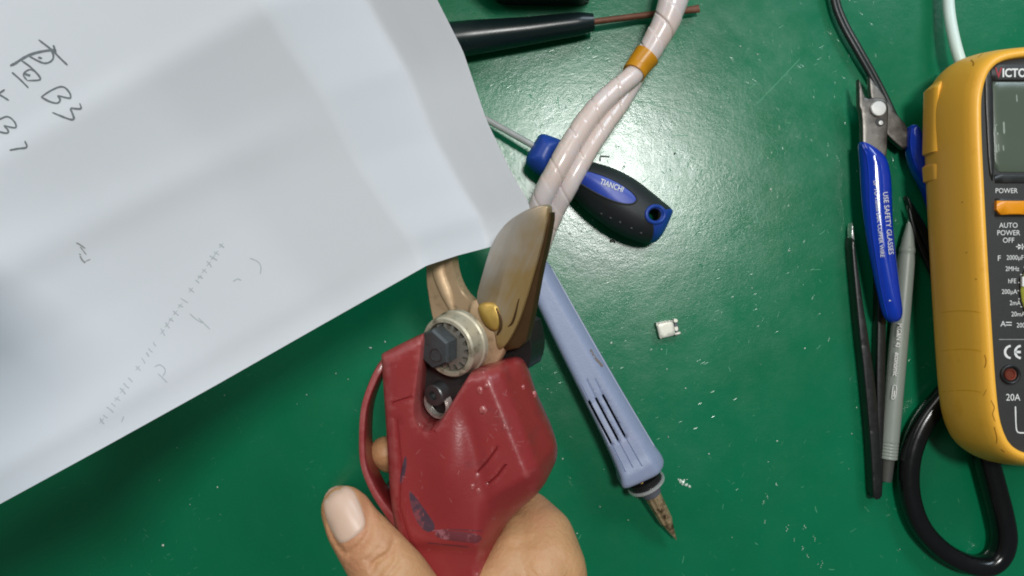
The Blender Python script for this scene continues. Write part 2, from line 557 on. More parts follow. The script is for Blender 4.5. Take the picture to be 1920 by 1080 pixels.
M_TWEEZER = mat('black_tweezer_coat', (26, 28, 27), .32, var=.2, vscale=140)
M_PEN = mat('frosted_plastic', (172, 181, 170), .40, var=.05, vscale=60, trans=.35)
M_PENEND = mat('grey_plug', (78, 78, 74), .5, var=.1)
M_REFILL = mat('refill', (196, 198, 188), .4, var=.04)
M_LAV = mat('lavender_plastic', (146, 156, 183), .46, edge=((180, 185, 202), .60, .70), var=.06, vscale=70, bump=.14, bscale=1100, col2=(156, 162, 188), c2lo=.55, c2hi=.7, c2scale=40)
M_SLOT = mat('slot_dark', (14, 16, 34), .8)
M_GREYSLEEVE = mat('grey_sleeve', (96, 96, 104), .55, var=.1)
M_TIP = mat('heat_stained_tip', (186, 160, 124), .36, .5, var=.3, vscale=260, col2=(78, 56, 34), c2lo=.48, c2hi=.62, c2scale=180)
M_RUST = mat('rusty_shaft', (116, 74, 54), .6, .3, var=.3, vscale=220, bump=.3, bscale=500)
M_DARKHANDLE = mat('dark_green_handle', (20, 34, 35), .3, var=.15, vscale=60)
M_WRAP = mat('spiral_wrap', (224, 204, 194), .27, var=.05, vscale=60, sss=.25, coat=.25, col2=(220, 208, 206), c2lo=.45, c2hi=.6, c2scale=30)
M_TAPE = mat('amber_tape', (206, 140, 26), .35, var=.08)
M_WHITECABLE = mat('white_cable', (214, 232, 224), .4, var=.03)
M_CABLEBLACK = mat('black_cable', (30, 36, 34), .4, var=.15)
M_SKIN = mat('skin', (196, 148, 104), .5, var=.14, vscale=90, sss=.10, bump=.62, bscale=560, col2=(194, 130, 98), c2lo=.5, c2hi=.72, c2scale=30)
M_NAIL = mat('nail', (216, 184, 162), .4, var=.04, vscale=60, sss=.15)
M_TIN = mat('tinned_metal', (206, 204, 190), .42, .3, var=.06, vscale=300)
M_CRUMB = mat('pale_crumb', (190, 205, 190), .4, .2, var=.1, vscale=500)
M_CUT = mat('cut_mark', (74, 150, 112), .6, var=.2)
M_DARKCRUMB = mat('dark_crumb', (40, 42, 38), .5, var=.2)

# ------------------------------------------------------------------ the mat
table_v, table_f = box(-900, 900, -700, 700, -6, 0)
table = obj('table_mat', table_v, table_f, M_TABLE, smooth=False)
table['kind'] = 'structure'

# ------------------------------------------------------------------ paper
def paper():
    base = P(400, 725, 100)
    t = thing('paper_sheet', 'white sheet of folded paper with pencilled letters, held between the cutter blades', 'paper', base)
    B = np.array([(1003, 434), (958, 452), (912, 465), (858, 479), (800, 498), (600, 611), (400, 725), (200, 836), (0, 945), (-200, 1055), (-300, 1108), (-1900, 1988)], float)  # left end runs on out of view, lengthened to shade the mat's corner
    R = np.array([(1003, 434), (990, 377), (960, 325), (912, 225), (868, 95), (820, 0), (770, -110), (700, -280), (520, -680), (400, -950)], float)
    C = B[0]
    ub = np.r_[0, np.cumsum(np.linalg.norm(np.diff(B, axis=0), axis=1))]
    vr = np.r_[0, np.cumsum(np.linalg.norm(np.diff(R, axis=0), axis=1))]
    us = np.r_[np.linspace(0, 300, 61), np.linspace(310, ub[-1], 110)]
    vs = np.linspace(0, vr[-1], 110)
    sm = lambda x, xs, ys, w: sum(np.interp(x + o, xs, ys) for o in (-w, -w / 2, 0, w / 2, w)) / 5
    def zf(u, v):
        z = sm(u, [0, 92, 218, 420, 700, 1000, 1180, 1500], [106.0, 101.5, 122.5, 123.5, 136, 172, 202, 262], 5 + 7 * (u > 150) + 60 * (u > 600))
        z += sm(v, [0, 30, 330, 560, 900, 1600], [0.0, 1.2, 26, 47, 66, 82], 14)
        # a diagonal old fold and slight waves
        z += .6 * np.exp(-((v - 300 - .12 * u) / 42) ** 2) * np.clip((u - 150) / 200, 0, 1)
        z += .7 * math.sin(u / 130 + v / 170) * np.clip(u / 300, 0, 1)
        z -= .6 * np.clip(1 - v / 60, 0, 1) ** 2 * np.clip((u - 150) / 200, 0, 1)
        return float(z)
    V = []; n, m = len(us), len(vs)
    for v in vs:
        r = np.array([np.interp(v, vr, R[:, k]) for k in (0, 1)]) - C
        for u in us:
            b = np.array([np.interp(u, ub, B[:, k]) for k in (0, 1)]) - C
            q = C + b * (1 + .30 * min(v, 600) / 480) + r
            V.append(P(q[0], q[1], zf(u, v)))
    F = [(j * n + i, j * n + i + 1, (j + 1) * n + i + 1, (j + 1) * n + i) for j in range(m - 1) for i in range(n - 1)]
    tree = bvh(V, F)
    # both faces of the sheet
    s = len(V)
    V2 = V + [Vector(q) - Vector((0, 0, .16)) for q in V]
    F2 = F + [tuple(i + s for i in reversed(f)) for f in F]
    rim = [i for i in range(n)] + [j * n + n - 1 for j in range(1, m)] + [(m - 1) * n + i for i in range(n - 2, -1, -1)] + [j * n for j in range(m - 2, 0, -1)]
    for k in range(len(rim)):
        a, b = rim[k], rim[(k + 1) % len(rim)]
        F2.append((a, b, b + s, a + s))
    obj('sheet', V2, F2, M_PAPER, t, sharp=60)
    off = lambda pts: [(x / 4.5, y / 4.5 + 60) for x, y in pts]
    W = lambda pts, w=4.2: ribbon(off(pts), w, tree)
    char = [W([(325, 65), (450, 160), (500, 215), (570, 280)], 4.0), W([(85, 285), (130, 265), (170, 235), (260, 185), (380, 158), (470, 150)], 5.2),
            W([(240, 200), (310, 240), (380, 270), (440, 245), (455, 200), (430, 150)], 3.6), W([(180, 240), (260, 295), (340, 380), (340, 408), (230, 410)], 3.6),
            W([(230, 410), (185, 355), (250, 310), (290, 330)], 3.0), W([(205, 350), (230, 362), (255, 368)], 5.0), W([(320, 215), (355, 222)], 4.5),
            W([(100, 340), (170, 400), (240, 472)], 3.6), W([(450, 110), (462, 150), (470, 175)], 4.5)]
    obj('pencil_character', *joined(*char), M_PENCIL, t, smooth=False)
    b3 = [W([(345, 550), (430, 490), (530, 450), (590, 510), (600, 560), (560, 556), (485, 535)], 3.6), W([(485, 535), (512, 570), (490, 605), (420, 590), (350, 550)], 3.8),
          W([(672, 600), (690, 650), (640, 648), (590, 640), (612, 690), (628, 735), (600, 742), (520, 712), (440, 678)], 3.8)]
    obj('pencil_lettering', *joined(*b3), M_PENCIL, t, smooth=False)
    b7 = [W([(-70, 500), (0, 530), (75, 578)], 3.4), W([(-10, 520), (40, 485)], 4), W([(-60, 760), (0, 735), (65, 705), (125, 755), (142, 810), (90, 805), (32, 788)], 3.4),
          W([(32, 788), (72, 830), (66, 857), (0, 845), (-60, 820)], 3.6), W([(208, 918), (236, 978), (160, 982), (80, 998)], 3.6)]
    obj('pencil_lettering', *joined(*b7), M_PENCIL, t, smooth=False)
    sm_ = [ribbon([(143, 455), (152, 460), (160, 466)], 2.6, tree), ribbon([(150, 480), (154, 488), (160, 493)], 3.2, tree), ribbon([(148, 476), (152, 478)], 2.5, tree),
           ribbon([(150, 462), (162, 478)], 2.0, tree), ribbon([(160, 490), (170, 486)], 1.8, tree)]
    obj('pencil_smudge', *joined(*sm_), M_GREYPRINT, t, smooth=False)
    gh = []
    for k in range(30):
        f = k / 29 + random.uniform(-.008, .008)
        x, y = 190 + 225 * f, 792 - 330 * f
        if k in (8, 14, 21): continue
        l = random.uniform(9, 17); a = math.radians(random.uniform(28, 62))
        dx, dy = l * math.cos(a), l * math.sin(a)
        gh.append(ribbon([(x - dx / 2, y - dy / 2), (x + random.uniform(-2, 2), y), (x + dx / 2, y + dy / 2)], random.uniform(1.6, 3), tree, .08))
        if random.random() < .5:
            gh.append(ribbon([(x - 5, y + 4), (x + 3, y - 5)], 1.8, tree, .08))
    for pts in ([(468, 484), (484, 490), (490, 500), (488, 514)], [(437, 528), (446, 522), (452, 526)], [(356, 588), (366, 598), (380, 606)], [(372, 596), (394, 618)],
                [(290, 688), (300, 682), (312, 694), (305, 706)], [(296, 700), (314, 718)], [(232, 780), (228, 792)]):
        gh.append(ribbon(pts, 2.4, tree, .08))
    obj('show_through_print', *joined(*gh), M_FAINT, t, smooth=False)
paper()

# ------------------------------------------------------------------ red electric cutter
TILT = Vector((-.40, -.14, .9)).normalized()
def pruner():
    base = P(860, 800, 80)
    t = thing('electric_pruner', 'red battery pruner with open steel blades, gripped in the hand', 'pruner', base)
    zr = 112
    slot_edge = [(801, 640), (798, 670), (791, 715), (786, 760), (791, 784), (808, 796), (826, 789), (840, 767), (862, 731), (884, 695)]
    rest = [(890, 690), (890, 690), (940, 675), (975, 668), (990, 688), (1005, 738), (1022, 776), (1040, 815), (1047, 845),
            (1042, 872), (1012, 908), (972, 948), (945, 984), (935, 1030), (925, 1080), (925, 1180), (920, 1330), (800, 1330), (795, 1180), (788, 1090), (768, 1030), (748, 980), (738, 930), (734, 860),
            (730, 780), (725, 710), (722, 660), (722, 660), (760, 640), (802, 621), (802, 621)]
    body = rest + slot_edge
    soft = px_poly(rest[1:-1], zr, 1, False)
    slot = [(800, 600), (799, 640), (791, 700), (786, 760), (792, 785), (808, 796), (826, 790), (838, 770), (862, 730), (886, 692), (886, 600)]
    o = px_poly(body, zr, 1)
    # cut the slot out of the outline: the body wraps round it
    a1, b1 = np.array(P(905, 680, 128)[:2]), np.array(P(985, 880, 128)[:2])
    a2, b2 = np.array(P(932, 672, 124)[:2]), np.array(P(1008, 872, 124)[:2])
    def side(x, y, a, b):
        d = (b - a) / np.linalg.norm(b - a)
        return (x - a[0]) * (-d[1]) * 1 + (y - a[1]) * d[0]
    def top(x, y):
        s1 = side(x, y, a1, b1); s2 = side(x, y, a2, b2)
        sp = lambda v, w: w * np.log1p(np.exp(np.clip(v / w, -40, 40)))
        z = 129 + .16 * (x + 22) + .03 * (y + 50)
        z = z - .80 * sp(s1, .2) - 1.25 * sp(s2, .25)
        a4, b4 = np.array(P(1035, 848, 122)[:2]), np.array(P(935, 912, 122)[:2])
        z = z - .75 * sp(side(x, y, a4, b4), .5) * np.clip((x - P(895, 0, 125)[0]) / 8, 0, 1)
        # hump along the middle and the lower grip
        c = P(842, 880, 128)
        z += 2.6 * np.exp(-((x - c[0]) / 7.5) ** 2 - ((y - c[1]) / 17) ** 2)
        yg = P(850, 1028, 128)[1]
        z -= 2.0 * (1 / (1 + np.exp((y - yg) / 1.0)))
        z -= 1.2 * np.clip((yg - y) / 60, 0, 1)
        # shallow trough between hump and right shoulder
        q = np.array(P(872, 770, 128)[:2]); r = np.array(P(905, 910, 128)[:2])
        s3 = side(x, y, q, r)
        z -= .9 * np.exp(-(s3 / 3.0) ** 2) * (1 / (1 + np.exp((y - q[1]) / 3)))
        return z
    G = lambda pts, w, d, z=129: ([np.array(P(a, b, z)[:2]) for a, b in pts], w, d)
    grooves = [G([(896, 884), (912, 866), (932, 838)], .45, .8), G([(916, 905), (932, 890), (948, 868)], .45, .8), G([(790, 808), (816, 810)], .5, .7),
               G([(735, 757), (768, 746)], .45, .6), G([(742, 790), (750, 880), (746, 960), (770, 1040)], .4, .5)]
    marks = [px_poly([(763, 922), (773, 930), (798, 962), (818, 990), (806, 1004), (786, 994), (770, 962)], 129, 1),
             px_poly([(812, 998), (850, 996), (900, 1000), (905, 1019), (860, 1017), (818, 1012)], 129, 1),
             px_poly([(759, 852), (763, 866), (756, 904), (747, 914), (750, 890)], 127, 1)]
    v, f, mi = pillow(o, top, const(84), rt=4.0, ht=4.5, rb=9, hb=12, step=1.05, soft=soft,
                      hole_r=1.1, hole_h=.9, grooves=grooves, marks=marks, mark_lift=.05)
    mm = [0 if k == 0 else (2 if k == 2 else 1) for k in mi]
    obj('body', v, f, [M_RED, M_DECAL, M_BAND], t, midx=mm, sharp=50)
    tree = bvh(v, f)
    # worn pale ridges round the lower print
    obj('print_edge', *joined(ribbon([(806, 996), (850, 992), (905, 996)], 2.2, tree, .15), ribbon([(800, 1018), (850, 1023), (880, 1026)], 2.2, tree, .15)), M_BAND, t, smooth=False)
    # scuffs and grit stuck on the shoulder
    for cx, cy, r in ((906, 769, 1.5), (900, 732, 1.1), (912, 724, .8), (1001, 740, 1.1), (980, 727, .9), (946, 800, .8), (886, 912, .9), (897, 920, .8), (906, 700, .6)):
        c = hit(tree, cx, cy, .1)
        pts = []
        bm = bmesh.new(); bmesh.ops.create_icosphere(bm, subdivisions=2, radius=r)
        for w in bm.verts:
            w.co = Vector((w.co.x * random.uniform(.7, 1.1), w.co.y * random.uniform(.8, 1.5), w.co.z * .35)) + c
        obj('grit', [w.co.copy() for w in bm.verts], [[w.index for w in g.verts] for g in bm.faces], M_RED, t)
        bm.free()
    # pale scratches on the worn housing
    sc = []
    for k in range(34):
        x, y = random.choice(((random.uniform(735, 790), random.uniform(680, 900)), (random.uniform(900, 985), random.uniform(690, 860)), (random.uniform(790, 930), random.uniform(830, 1060)), (random.gauss(935, 14), random.gauss(790, 30))))
        a = random.uniform(0, 3.14); l = random.uniform(3, 15)
        sc.append(ribbon([(x, y), (x + l * .5 * math.cos(a), y + l * .5 * math.sin(a) + 1), (x + l * math.cos(a), y + l * math.sin(a))], random.uniform(.8, 1.6), tree, .06))
    obj('scratches', *joined(*sc), M_SCRATCH, t, smooth=False, props={'kind': 'stuff'})
    # trigger guard
    path = [P(742, 668, 112), P(722, 682, 112), P(704, 716, 112), P(690, 760, 112), P(686, 810, 112), P(689, 862, 112), P(706, 908, 112), P(728, 944, 112), P(750, 975, 112)]
    obj('trigger_guard', *sweep(catmull(path, 6), [(2.0, 6), (1.7, 8), (1.5, 8.5), (1.4, 8.5), (1.5, 8.5), (1.8, 8), (2.2, 7)], 16, power=4), M_RED, t)
    obj('trigger', *sweep(catmull([P(742, 905, 100), P(732, 920, 100), P(736, 948, 100)], 5), (2.6, 4), 12, power=3), M_DARKMETAL, t)
    # gear bay floor under the slot
    n = TILT
    p0 = P(842, 655, 120)
    n = Vector((-.52, -.24, .82)).normalized()
    bay = plate([(786, 612), (884, 600), (898, 700), (850, 800), (790, 800), (776, 740)], P(830, 700, 104), n, 8, 1)
    obj('gear_housing', *bay, M_DARKMETAL, t)
    # the disc with its bright rim
    def ring(c, n, r, m=48, ph=0.):
        u = n.cross(Vector((0, 1, 0))).normalized(); w = n.cross(u)
        return [c + (u * math.cos(ph + 2 * math.pi * k / m) + w * math.sin(ph + 2 * math.pi * k / m)) * r for k in range(m)]
    def lathe(c, n, prof, m=48):
        V, F = [], []
        for r, h in prof: V += ring(c + n * h, n, r, m)
        for j in range(len(prof) - 1):
            for k in range(m):
                a, b = j * m + k, j * m + (k + 1) % m
                F.append((a, b, b + m, a + m))
        return V, F
    gc = on_plane(838, 652, p0, n)
    obj('gear_rim', *lathe(gc, n, [(9.3, -5), (9.3, -.5), (9.6, 0), (10.9, 0), (11.5, -.7), (11.6, -6.5), (12.2, -7), (12.2, -9), (9, -9)]), M_RIM, t, sharp=30)
    # toothed gear inside the rim
    tv = []
    Z = 16
    for k in range(Z):
        for (dr, da) in ((6.8, -.34), (9.0, -.15), (9.0, .15), (6.8, .34)):
            tv.append((dr, (k + da) * 2 * math.pi / Z))
    u = n.cross(Vector((0, 1, 0))).normalized(); w = n.cross(u)
    loopv = lambda h: [gc + n * h + (u * math.cos(a) + w * math.sin(a)) * r for r, a in tv]
    V = loopv(-.8) + loopv(-4.5) + [gc - n * .8]
    m = len(tv)
    F = [(k, (k + 1) % m, (k + 1) % m + m, k + m) for k in range(m)] + [(k, 2 * m, (k + 1) % m) for k in range(m)]
    obj('gear', V, F, M_TOOTH, t, sharp=25)
    # hexagon nut with an oval recess
    nc = on_plane(817, 652, p0 + n * 3.0, n)
    hexr = lambda r, h: ring(nc + n * h, n, r, 6, .35)
    V = hexr(6.9, 2.2) + hexr(7.7, 1.3) + hexr(7.7, -6)
    F = [(0, 1, 2, 3, 4, 5)] + [(j * 6 + k, j * 6 + (k + 1) % 6, j * 6 + 6 + (k + 1) % 6, j * 6 + 6 + k) for j in (0, 1) for k in range(6)]
    nut = obj('hexagon_nut', V, F, M_NUT, t, sharp=20)
    obj('bolt_end', *lathe(nc + P(827, 662, 120) - P(819, 652, 120), n, [(2.9, 1.8), (2.7, 2.75), (2.2, 2.75), (1.9, 1.6), (.0, 1.6)], 24), M_DARKMETAL, nut)
    pc = on_plane(812, 742, P(812, 742, 116), n)
    obj('pivot_screw', *lathe(pc, n, [(4.2, -5), (4.2, -.4), (3.8, 0), (1.8, .2), (1.6, -2), (0, -2)], 28), M_DARKMETAL, t, sharp=35)
    wc = on_plane(818, 758, P(818, 758, 112), n)
    obj('retaining_washer', *lathe(wc, n, [(5.2, -3), (5.8, -2.5), (5.8, 0), (4.6, .3), (4.4, -2)], 32), M_STEEL, t, sharp=35)
    # blades
    n = TILT
    bp = P(960, 520, 122)
    blade = [(998, 388), (1018, 384), (1027, 386), (1028, 400), (1020, 438), (1008, 486), (994, 534), (984, 568), (972, 604), (958, 632), (946, 650), (934, 658), (930, 640), (926, 612), (910, 582), (890, 566),
             (902, 520), (914, 478), (927, 446), (946, 420), (970, 402)]
    obj('cutting_blade', *plate(blade, bp, n, 4.2, 2, bevel=.35), [M_BLADE], t, sharp=50)
    obj('blade_spine', *plate([(1027, 398), (1034, 400), (1026, 450), (1012, 510), (1002, 566), (993, 610), (984, 650), (940, 660), (956, 634), (972, 602), (990, 545), (1010, 474), (1021, 430)], bp - n * 1.2, n, 4.5, 1), M_BROWN, t, sharp=50)
    obj('blade_hub', *plate([(878, 566), (900, 560), (935, 590), (952, 630), (944, 660), (925, 690), (890, 690), (880, 630)], bp - n * 1.4, n, 4, 2, bevel=.5), M_JAW, t, sharp=50)
    obj('pivot_boss', *plate([(892, 574), (908, 566), (928, 570), (936, 588), (937, 610), (929, 624), (912, 616), (899, 598)], bp + n * 1.1, n, 3, 2, bevel=.9), M_BRASS, t, sharp=70)
    obj('boss_crack', *sweep(catmull([on_plane(930, 578, bp + n * .7, n), on_plane(938, 598, bp + n * .3, n), on_plane(938, 616, bp + n * .3, n), on_plane(932, 628, bp + n * .2, n)], 4), [.3, .6, .6, .3], 8), M_BROWN, t)
    obj('blade_groove', *sweep(catmull([on_plane(973, 560, bp, n), on_plane(966, 590, bp, n), on_plane(960, 606, bp, n), on_plane(953, 612, bp, n)], 4), [.2, .45, .45, .2], 8), M_BROWN, t)
    jp = P(850, 560, 103)
    jaw = [(800, 470), (830, 440), (846, 450), (847, 490), (853, 520), (866, 548), (884, 566), (906, 574), (932, 586), (944, 620), (935, 650), (890, 670), (830, 640), (812, 606), (804, 570), (797, 520)]
    obj('counter_blade', *plate(jaw, jp, n, 5, 2, bevel=.6), M_JAW, t, sharp=40)
    obj('jaw_ridge', *sweep(catmull([on_plane(826, 470, jp + n * .2, n), on_plane(824, 510, jp + n * .6, n), on_plane(838, 550, jp + n * .6, n), on_plane(850, 585, jp + n * .2, n)], 5), [(2.2, .5), (2.6, .9), (2.4, .9), (1, .4)], 10), M_JAW, t)
    obj('blade_mount', *plate([(936, 650), (960, 620), (986, 600), (996, 640), (996, 672), (985, 700), (930, 710), (905, 690)], P(960, 650, 108), n, 14, 1), M_BLACK, t)
pruner()

# ------------------------------------------------------------------ the hand
def hand():
    base = P(930, 1200, 60)
    t = thing('hand', 'right hand gripping the red cutter from below, thumb along its left side', 'hand', base)
    bm = bmesh.new(); bmesh.ops.create_icosphere(bm, subdivisions=3, radius=1)
    SV = np.array([tuple(v.co) for v in bm.verts]); SF = np.array([[v.index for v in f.verts] for f in bm.faces]); bm.free()
    HV, HF = [], []
    def blob(c, r):
        r = r if isinstance(r, (tuple, list)) else (r, r, r)
        HF.append(SF + sum(len(h) for h in HV)); HV.append(SV * np.array(r) + np.array(c))
    def chain(pts, n=7):
        for (a, ra), (b, rb) in zip(pts[:-1], pts[1:]):
            for k in range(n + 1):
                f = k / n
                blob(a.lerp(b, f), tuple(np.array(ra) * (1 - f) + np.array(rb) * f) if isinstance(ra, tuple) else ra * (1 - f) + rb * f)
    # thumb: flattened pad, wide knuckle, root under the web
    chain([(P(646, 955, 128), (8.6, 8.6, 6.6)), (P(664, 988, 128.5), (10.2, 9.6, 7.8)), (P(690, 1022, 129), (11.6, 10.4, 8.8)), (P(735, 1082, 130), (13.4, 12, 10.8)), (P(792, 1165, 128), (13.5, 13, 13)),
           (P(860, 1265, 124), (15, 15, 14)), (P(935, 1370, 116), (18, 18, 16))])
    # web and ball of the thumb, seen right of the grip
    chain([(P(996, 965, 96), (8.5, 9, 10)), (P(1014, 1015, 105), (13.5, 14, 13)), (P(1014, 1075, 112), (17.5, 18, 15)), (P(1008, 1150, 112), (20, 18, 16)), (P(985, 1260, 110), (22, 20, 18)), (P(960, 1370, 106), (26, 22, 19)),
           (P(950, 1520, 98), (27, 24, 20)), (P(950, 1750, 84), (29, 26, 23)), (P(950, 2000, 74), (32, 28, 26))])
    # fold of skin pressed against the tool
    chain([(P(968, 998, 107), (5.5, 7, 7)), (P(962, 1040, 114), (8.5, 9, 9)), (P(938, 1095, 120), (11, 10, 10)), (P(890, 1180, 125), (12, 12, 11))])
    # index finger under the tool and up through the trigger guard
    chain([(P(1010, 1010, 88), 10), (P(960, 950, 74), 9.5), (P(880, 890, 68), 8.8), (P(800, 868, 74), 8.2), (P(752, 858, 88), 7.6), (P(728, 852, 101), 7.0), (P(722, 847, 105), 6.2)])
    # the other three fingers
    chain([(P(1020, 1110, 84), 11), (P(930, 1030, 66), 9.6), (P(840, 985, 66), 9), (P(770, 985, 80), 8.2), (P(752, 978, 96), 7.2)])
    chain([(P(1020, 1200, 84), 11), (P(930, 1150, 64), 9.4), (P(840, 1115, 66), 9), (P(782, 1105, 84), 8.2), (P(772, 1102, 98), 7)])
    chain([(P(1010, 1290, 84), 10), (P(930, 1260, 64), 8.6), (P(840, 1230, 68), 8), (P(798, 1222, 86), 7.2), (P(790, 1218, 98), 6.2)])
    # knuckle wrinkles are added as soft rolls
    me = bpy.data.meshes.new('hand_raw'); me.from_pydata(np.vstack(HV).tolist(), [], np.vstack(HF).tolist())
    o = bpy.data.objects.new('hand_raw', me); scene.collection.objects.link(o)
    r = o.modifiers.new('r', 'REMESH'); r.mode = 'VOXEL'; r.voxel_size = 1.0
    s = o.modifiers.new('s', 'SMOOTH'); s.factor = .6; s.iterations = 14
    ev = o.evaluated_get(bpy.context.evaluated_depsgraph_get()); m2 = ev.to_mesh()
    V = [v.co.copy() for v in m2.vertices]; F = [tuple(p.vertices) for p in m2.polygons]
    bpy.data.objects.remove(o)
    # creases over the thumb knuckle and beside the nail
    folds = [([(702, 1052), (716, 1040), (733, 1036), (737, 1020)], 2.6, 1.5), ([(712, 1070), (722, 1056), (735, 1046)], 2.2, 1.1), ([(655, 1036), (690, 1010), (694, 980), (676, 940)], 2.4, 1.1),
             ([(612, 985), (626, 1018), (645, 1036)], 2.0, 1.0), ([(700, 915), (705, 945), (720, 970)], 2.6, .5), ([(930, 1010), (960, 1020), (1000, 1012)], 3, .7), ([(700, 1062), (708, 1050), (722, 1042)], 1.8, .9), ([(728, 1078), (742, 1062), (752, 1050)], 1.8, .8), ([(690, 1046), (704, 1032), (716, 1024)], 1.8, .7), ([(1040, 1030), (1062, 1050), (1070, 1085)], 5, .5)]
    A = np.array([tuple(v) for v in V])
    for pts, w, dep in folds:
        q = np.array([tuple(P(a, b, 135 if a < 800 else 118)[:2]) for a, b in chaikin(pts, 1, False)])
        d = seg_dist(A[:, :2], q, False)
        A[:, 2] -= dep * np.exp(-(d / (w * .45)) ** 2) * (A[:, 2] > 112)
    V = [Vector(a) for a in A]
    obj('skin', V, F, M_SKIN, t, sharp=180)
    tree = bvh(V, F)
    # thumbnail, following the finger, slightly domed
    nail = chaikin([(604, 938), (616, 916), (640, 908), (662, 916), (674, 940), (684, 968), (686, 988), (668, 1006), (642, 1022), (628, 1010), (612, 978)], 2)
    c = np.mean(nail, 0); m = len(nail)
    NV, NF = [], []
    for f, up in ((1, -.15), (.97, .35), (.85, .55), (.6, .75), (.3, .85)):
        for q in nail:
            w = c + (np.array(q) - c) * f
            NV.append(hit(tree, w[0], w[1], up))
    NV.append(hit(tree, c[0], c[1], .9))
    for j in range(4):
        for k in range(m):
            a, b = j * m + k, j * m + (k + 1) % m
            NF.append((a, b, b + m, a + m))
    for k in range(m): NF.append((4 * m + k, 4 * m + (k + 1) % m, 5 * m))
    obj('thumbnail', NV, NF, M_NAIL, t, sharp=180)
hand()

# ------------------------------------------------------------------ multimeter
def multimeter():
    base = P(1990, 480, 0)
    t = thing('multimeter', 'yellow and charcoal digital multimeter lying at the right edge of the mat', 'multimeter', base)
    half = [(252, 115), (232, 114.4), (218, 111.8), (209, 104.5), (204.6, 93), (203.6, 80), (205.4, 40), (208.2, -10), (210.8, -50), (213.2, -66), (219.5, -78.5), (232, -85), (252, -86)]
    pts = half + [(504 - x, y) for x, y in reversed(half[1:-1])]
    o = resample(chaikin(pts, 2), 2.2)
    tan = np.roll(o, -1, 0) - np.roll(o, 1, 0); tan /= np.linalg.norm(tan, axis=1)[:, None]
    nn = np.stack([-tan[:, 1], tan[:, 0]], 1)
    cc = np.array((252, 15))
    if ((cc - o) * nn).sum() < 0: nn = -nn
    def ring(ins, z): return [(q[0] + k[0] * ins, q[1] + k[1] * ins, z) for q, k in zip(o, nn)]
    prof = [(26, 15), (7, 15), (3, 15.5), (1, 18), (.2, 22), (0, 27), (.7, 33), (2.0, 40), (3.3, 45.5), (4.5, 49.2), (5.8, 51.3), (7.2, 52.2), (8.6, 52), (9.1, 51.2), (9.3, 47)]
    V, F = [], []
    m = len(o)
    for ins, z in prof: V += ring(ins, z)
    for j in range(len(prof) - 1):
        for k in range(m):
            a, b = j * m + k, j * m + (k + 1) % m
            F.append((a, b, b + m, a + m))
    F.append(tuple(reversed(range(m)))); F.append(tuple((len(prof) - 1) * m + k for k in range(m)))
    obj('holster', V, F, M_YELLOW, t, sharp=60)
    hol = bvh(V, F)
    # stand under the holster
    obj('tilt_stand', *sweep([(252, 90, 7.6), (252, -55, 7.6)], (26, 7.5), 16, power=6), M_YELLOW, t)
    # side clip of the holster
    for (ya, yb, za, h) in ((100, 64, 24, 1.9), (62.5, 51, 23, 1.3)):
        xa = np.interp(ya, [-50, -10, 40, 80, 96], [210.8, 208.2, 205.4, 203.6, 205]); xb = np.interp(yb, [-50, -10, 40, 80, 96], [210.8, 208.2, 205.4, 203.6, 205])
        obj('side_clip', *sweep([(xa + 3, ya, za), (xa + .8, ya - 3, za), (xb + .8, yb + 2, za), (xb + 3, yb, za)], [(h * .4, 5), (h, 6.5), (h, 6.5), (h * .5, 5)], 14, power=3), M_YELLOW, t)
    # dark scuffs on the rim
    sc = [ribbon(p, w * .6, hol, .12) for p, w in (([(1820, 112), (1826, 118), (1824, 124)], 5), ([(1843, 100), (1833, 108)], 2), ([(1752, 146), (1757, 140)], 2.5), ([(1733, 300), (1735, 306), (1731, 310)], 5), ([(1846, 665), (1850, 678), (1846, 690)], 3),
        ([(1858, 750), (1866, 765), (1860, 775), (1866, 790)], 3), ([(1864, 800), (1870, 822), (1868, 832)], 3), ([(1876, 842), (1884, 848)], 3), ([(1850, 730), (1844, 742)], 2), ([(1802, 380), (1806, 378)], 3), ([(1828, 523), (1832, 524)], 3), ([(1810, 474), (1814, 473)], 2.5))]
    obj('scuff', *joined(*sc), M_DIRT, t, smooth=False, props={'kind': 'stuff'})
    # faint moulding seams across the side wall
    for y in (583, 655, 732):
        obj('moulding_seam', *ribbon([(1764, y + 3), (1790, y), (1822, y), (1840, y + 4)], 1.6, hol, .05, taper=True), M_DIRT if False else M_SEAM, t, smooth=False)
    zp = 49.0
    rp = ring(9.25, zp)
    top = [(x, y, zp) for x, y, _ in rp]
    obj('front_panel', top + [(x, y, 46.8) for x, y, _ in top], [tuple(range(m))] + [(k, (k + 1) % m, (k + 1) % m + m, k + m) for k in range(m)], M_PANEL, t, smooth=False)
    # raised bezel with logo strip and window
    def slab(name, pts, z0, z1, mt, sm=1, r=.5, parent=t):
        po = px_poly(pts, z1, sm)
        v, f, _ = pillow(po, const(z1), const(z0), r, r * .8, .1, .05, step=4)
        return obj(name, v, f, mt, parent, sharp=40)
    xr = lambda x: 1998 * 2 - x
    slab('bezel_side', [(1846, 150), (1852, 122), (1862, 119), (1866, 340), (1856, 338)], zp - .5, zp + .8, M_BEZEL)
    slab('logo_strip', [(1859, 120), (1859, 120), (xr(1859), 120), (xr(1859), 120), (xr(1858), 150), (xr(1858), 150), (1858, 150), (1858, 150)], zp - .5, zp + 1.2, M_PANEL)
    slab('bezel_side', [(xr(1846), 150), (xr(1852), 122), (xr(1862), 119), (xr(1866), 340), (xr(1856), 338)], zp - .5, zp + .8, M_BEZEL)
    lcd = slab('display', [(1858, 153), (1858, 153), (xr(1858), 153), (xr(1858), 153), (xr(1866), 323), (xr(1866), 323), (1866, 323), (1866, 323)], zp - .5, zp + .4, M_LCD)
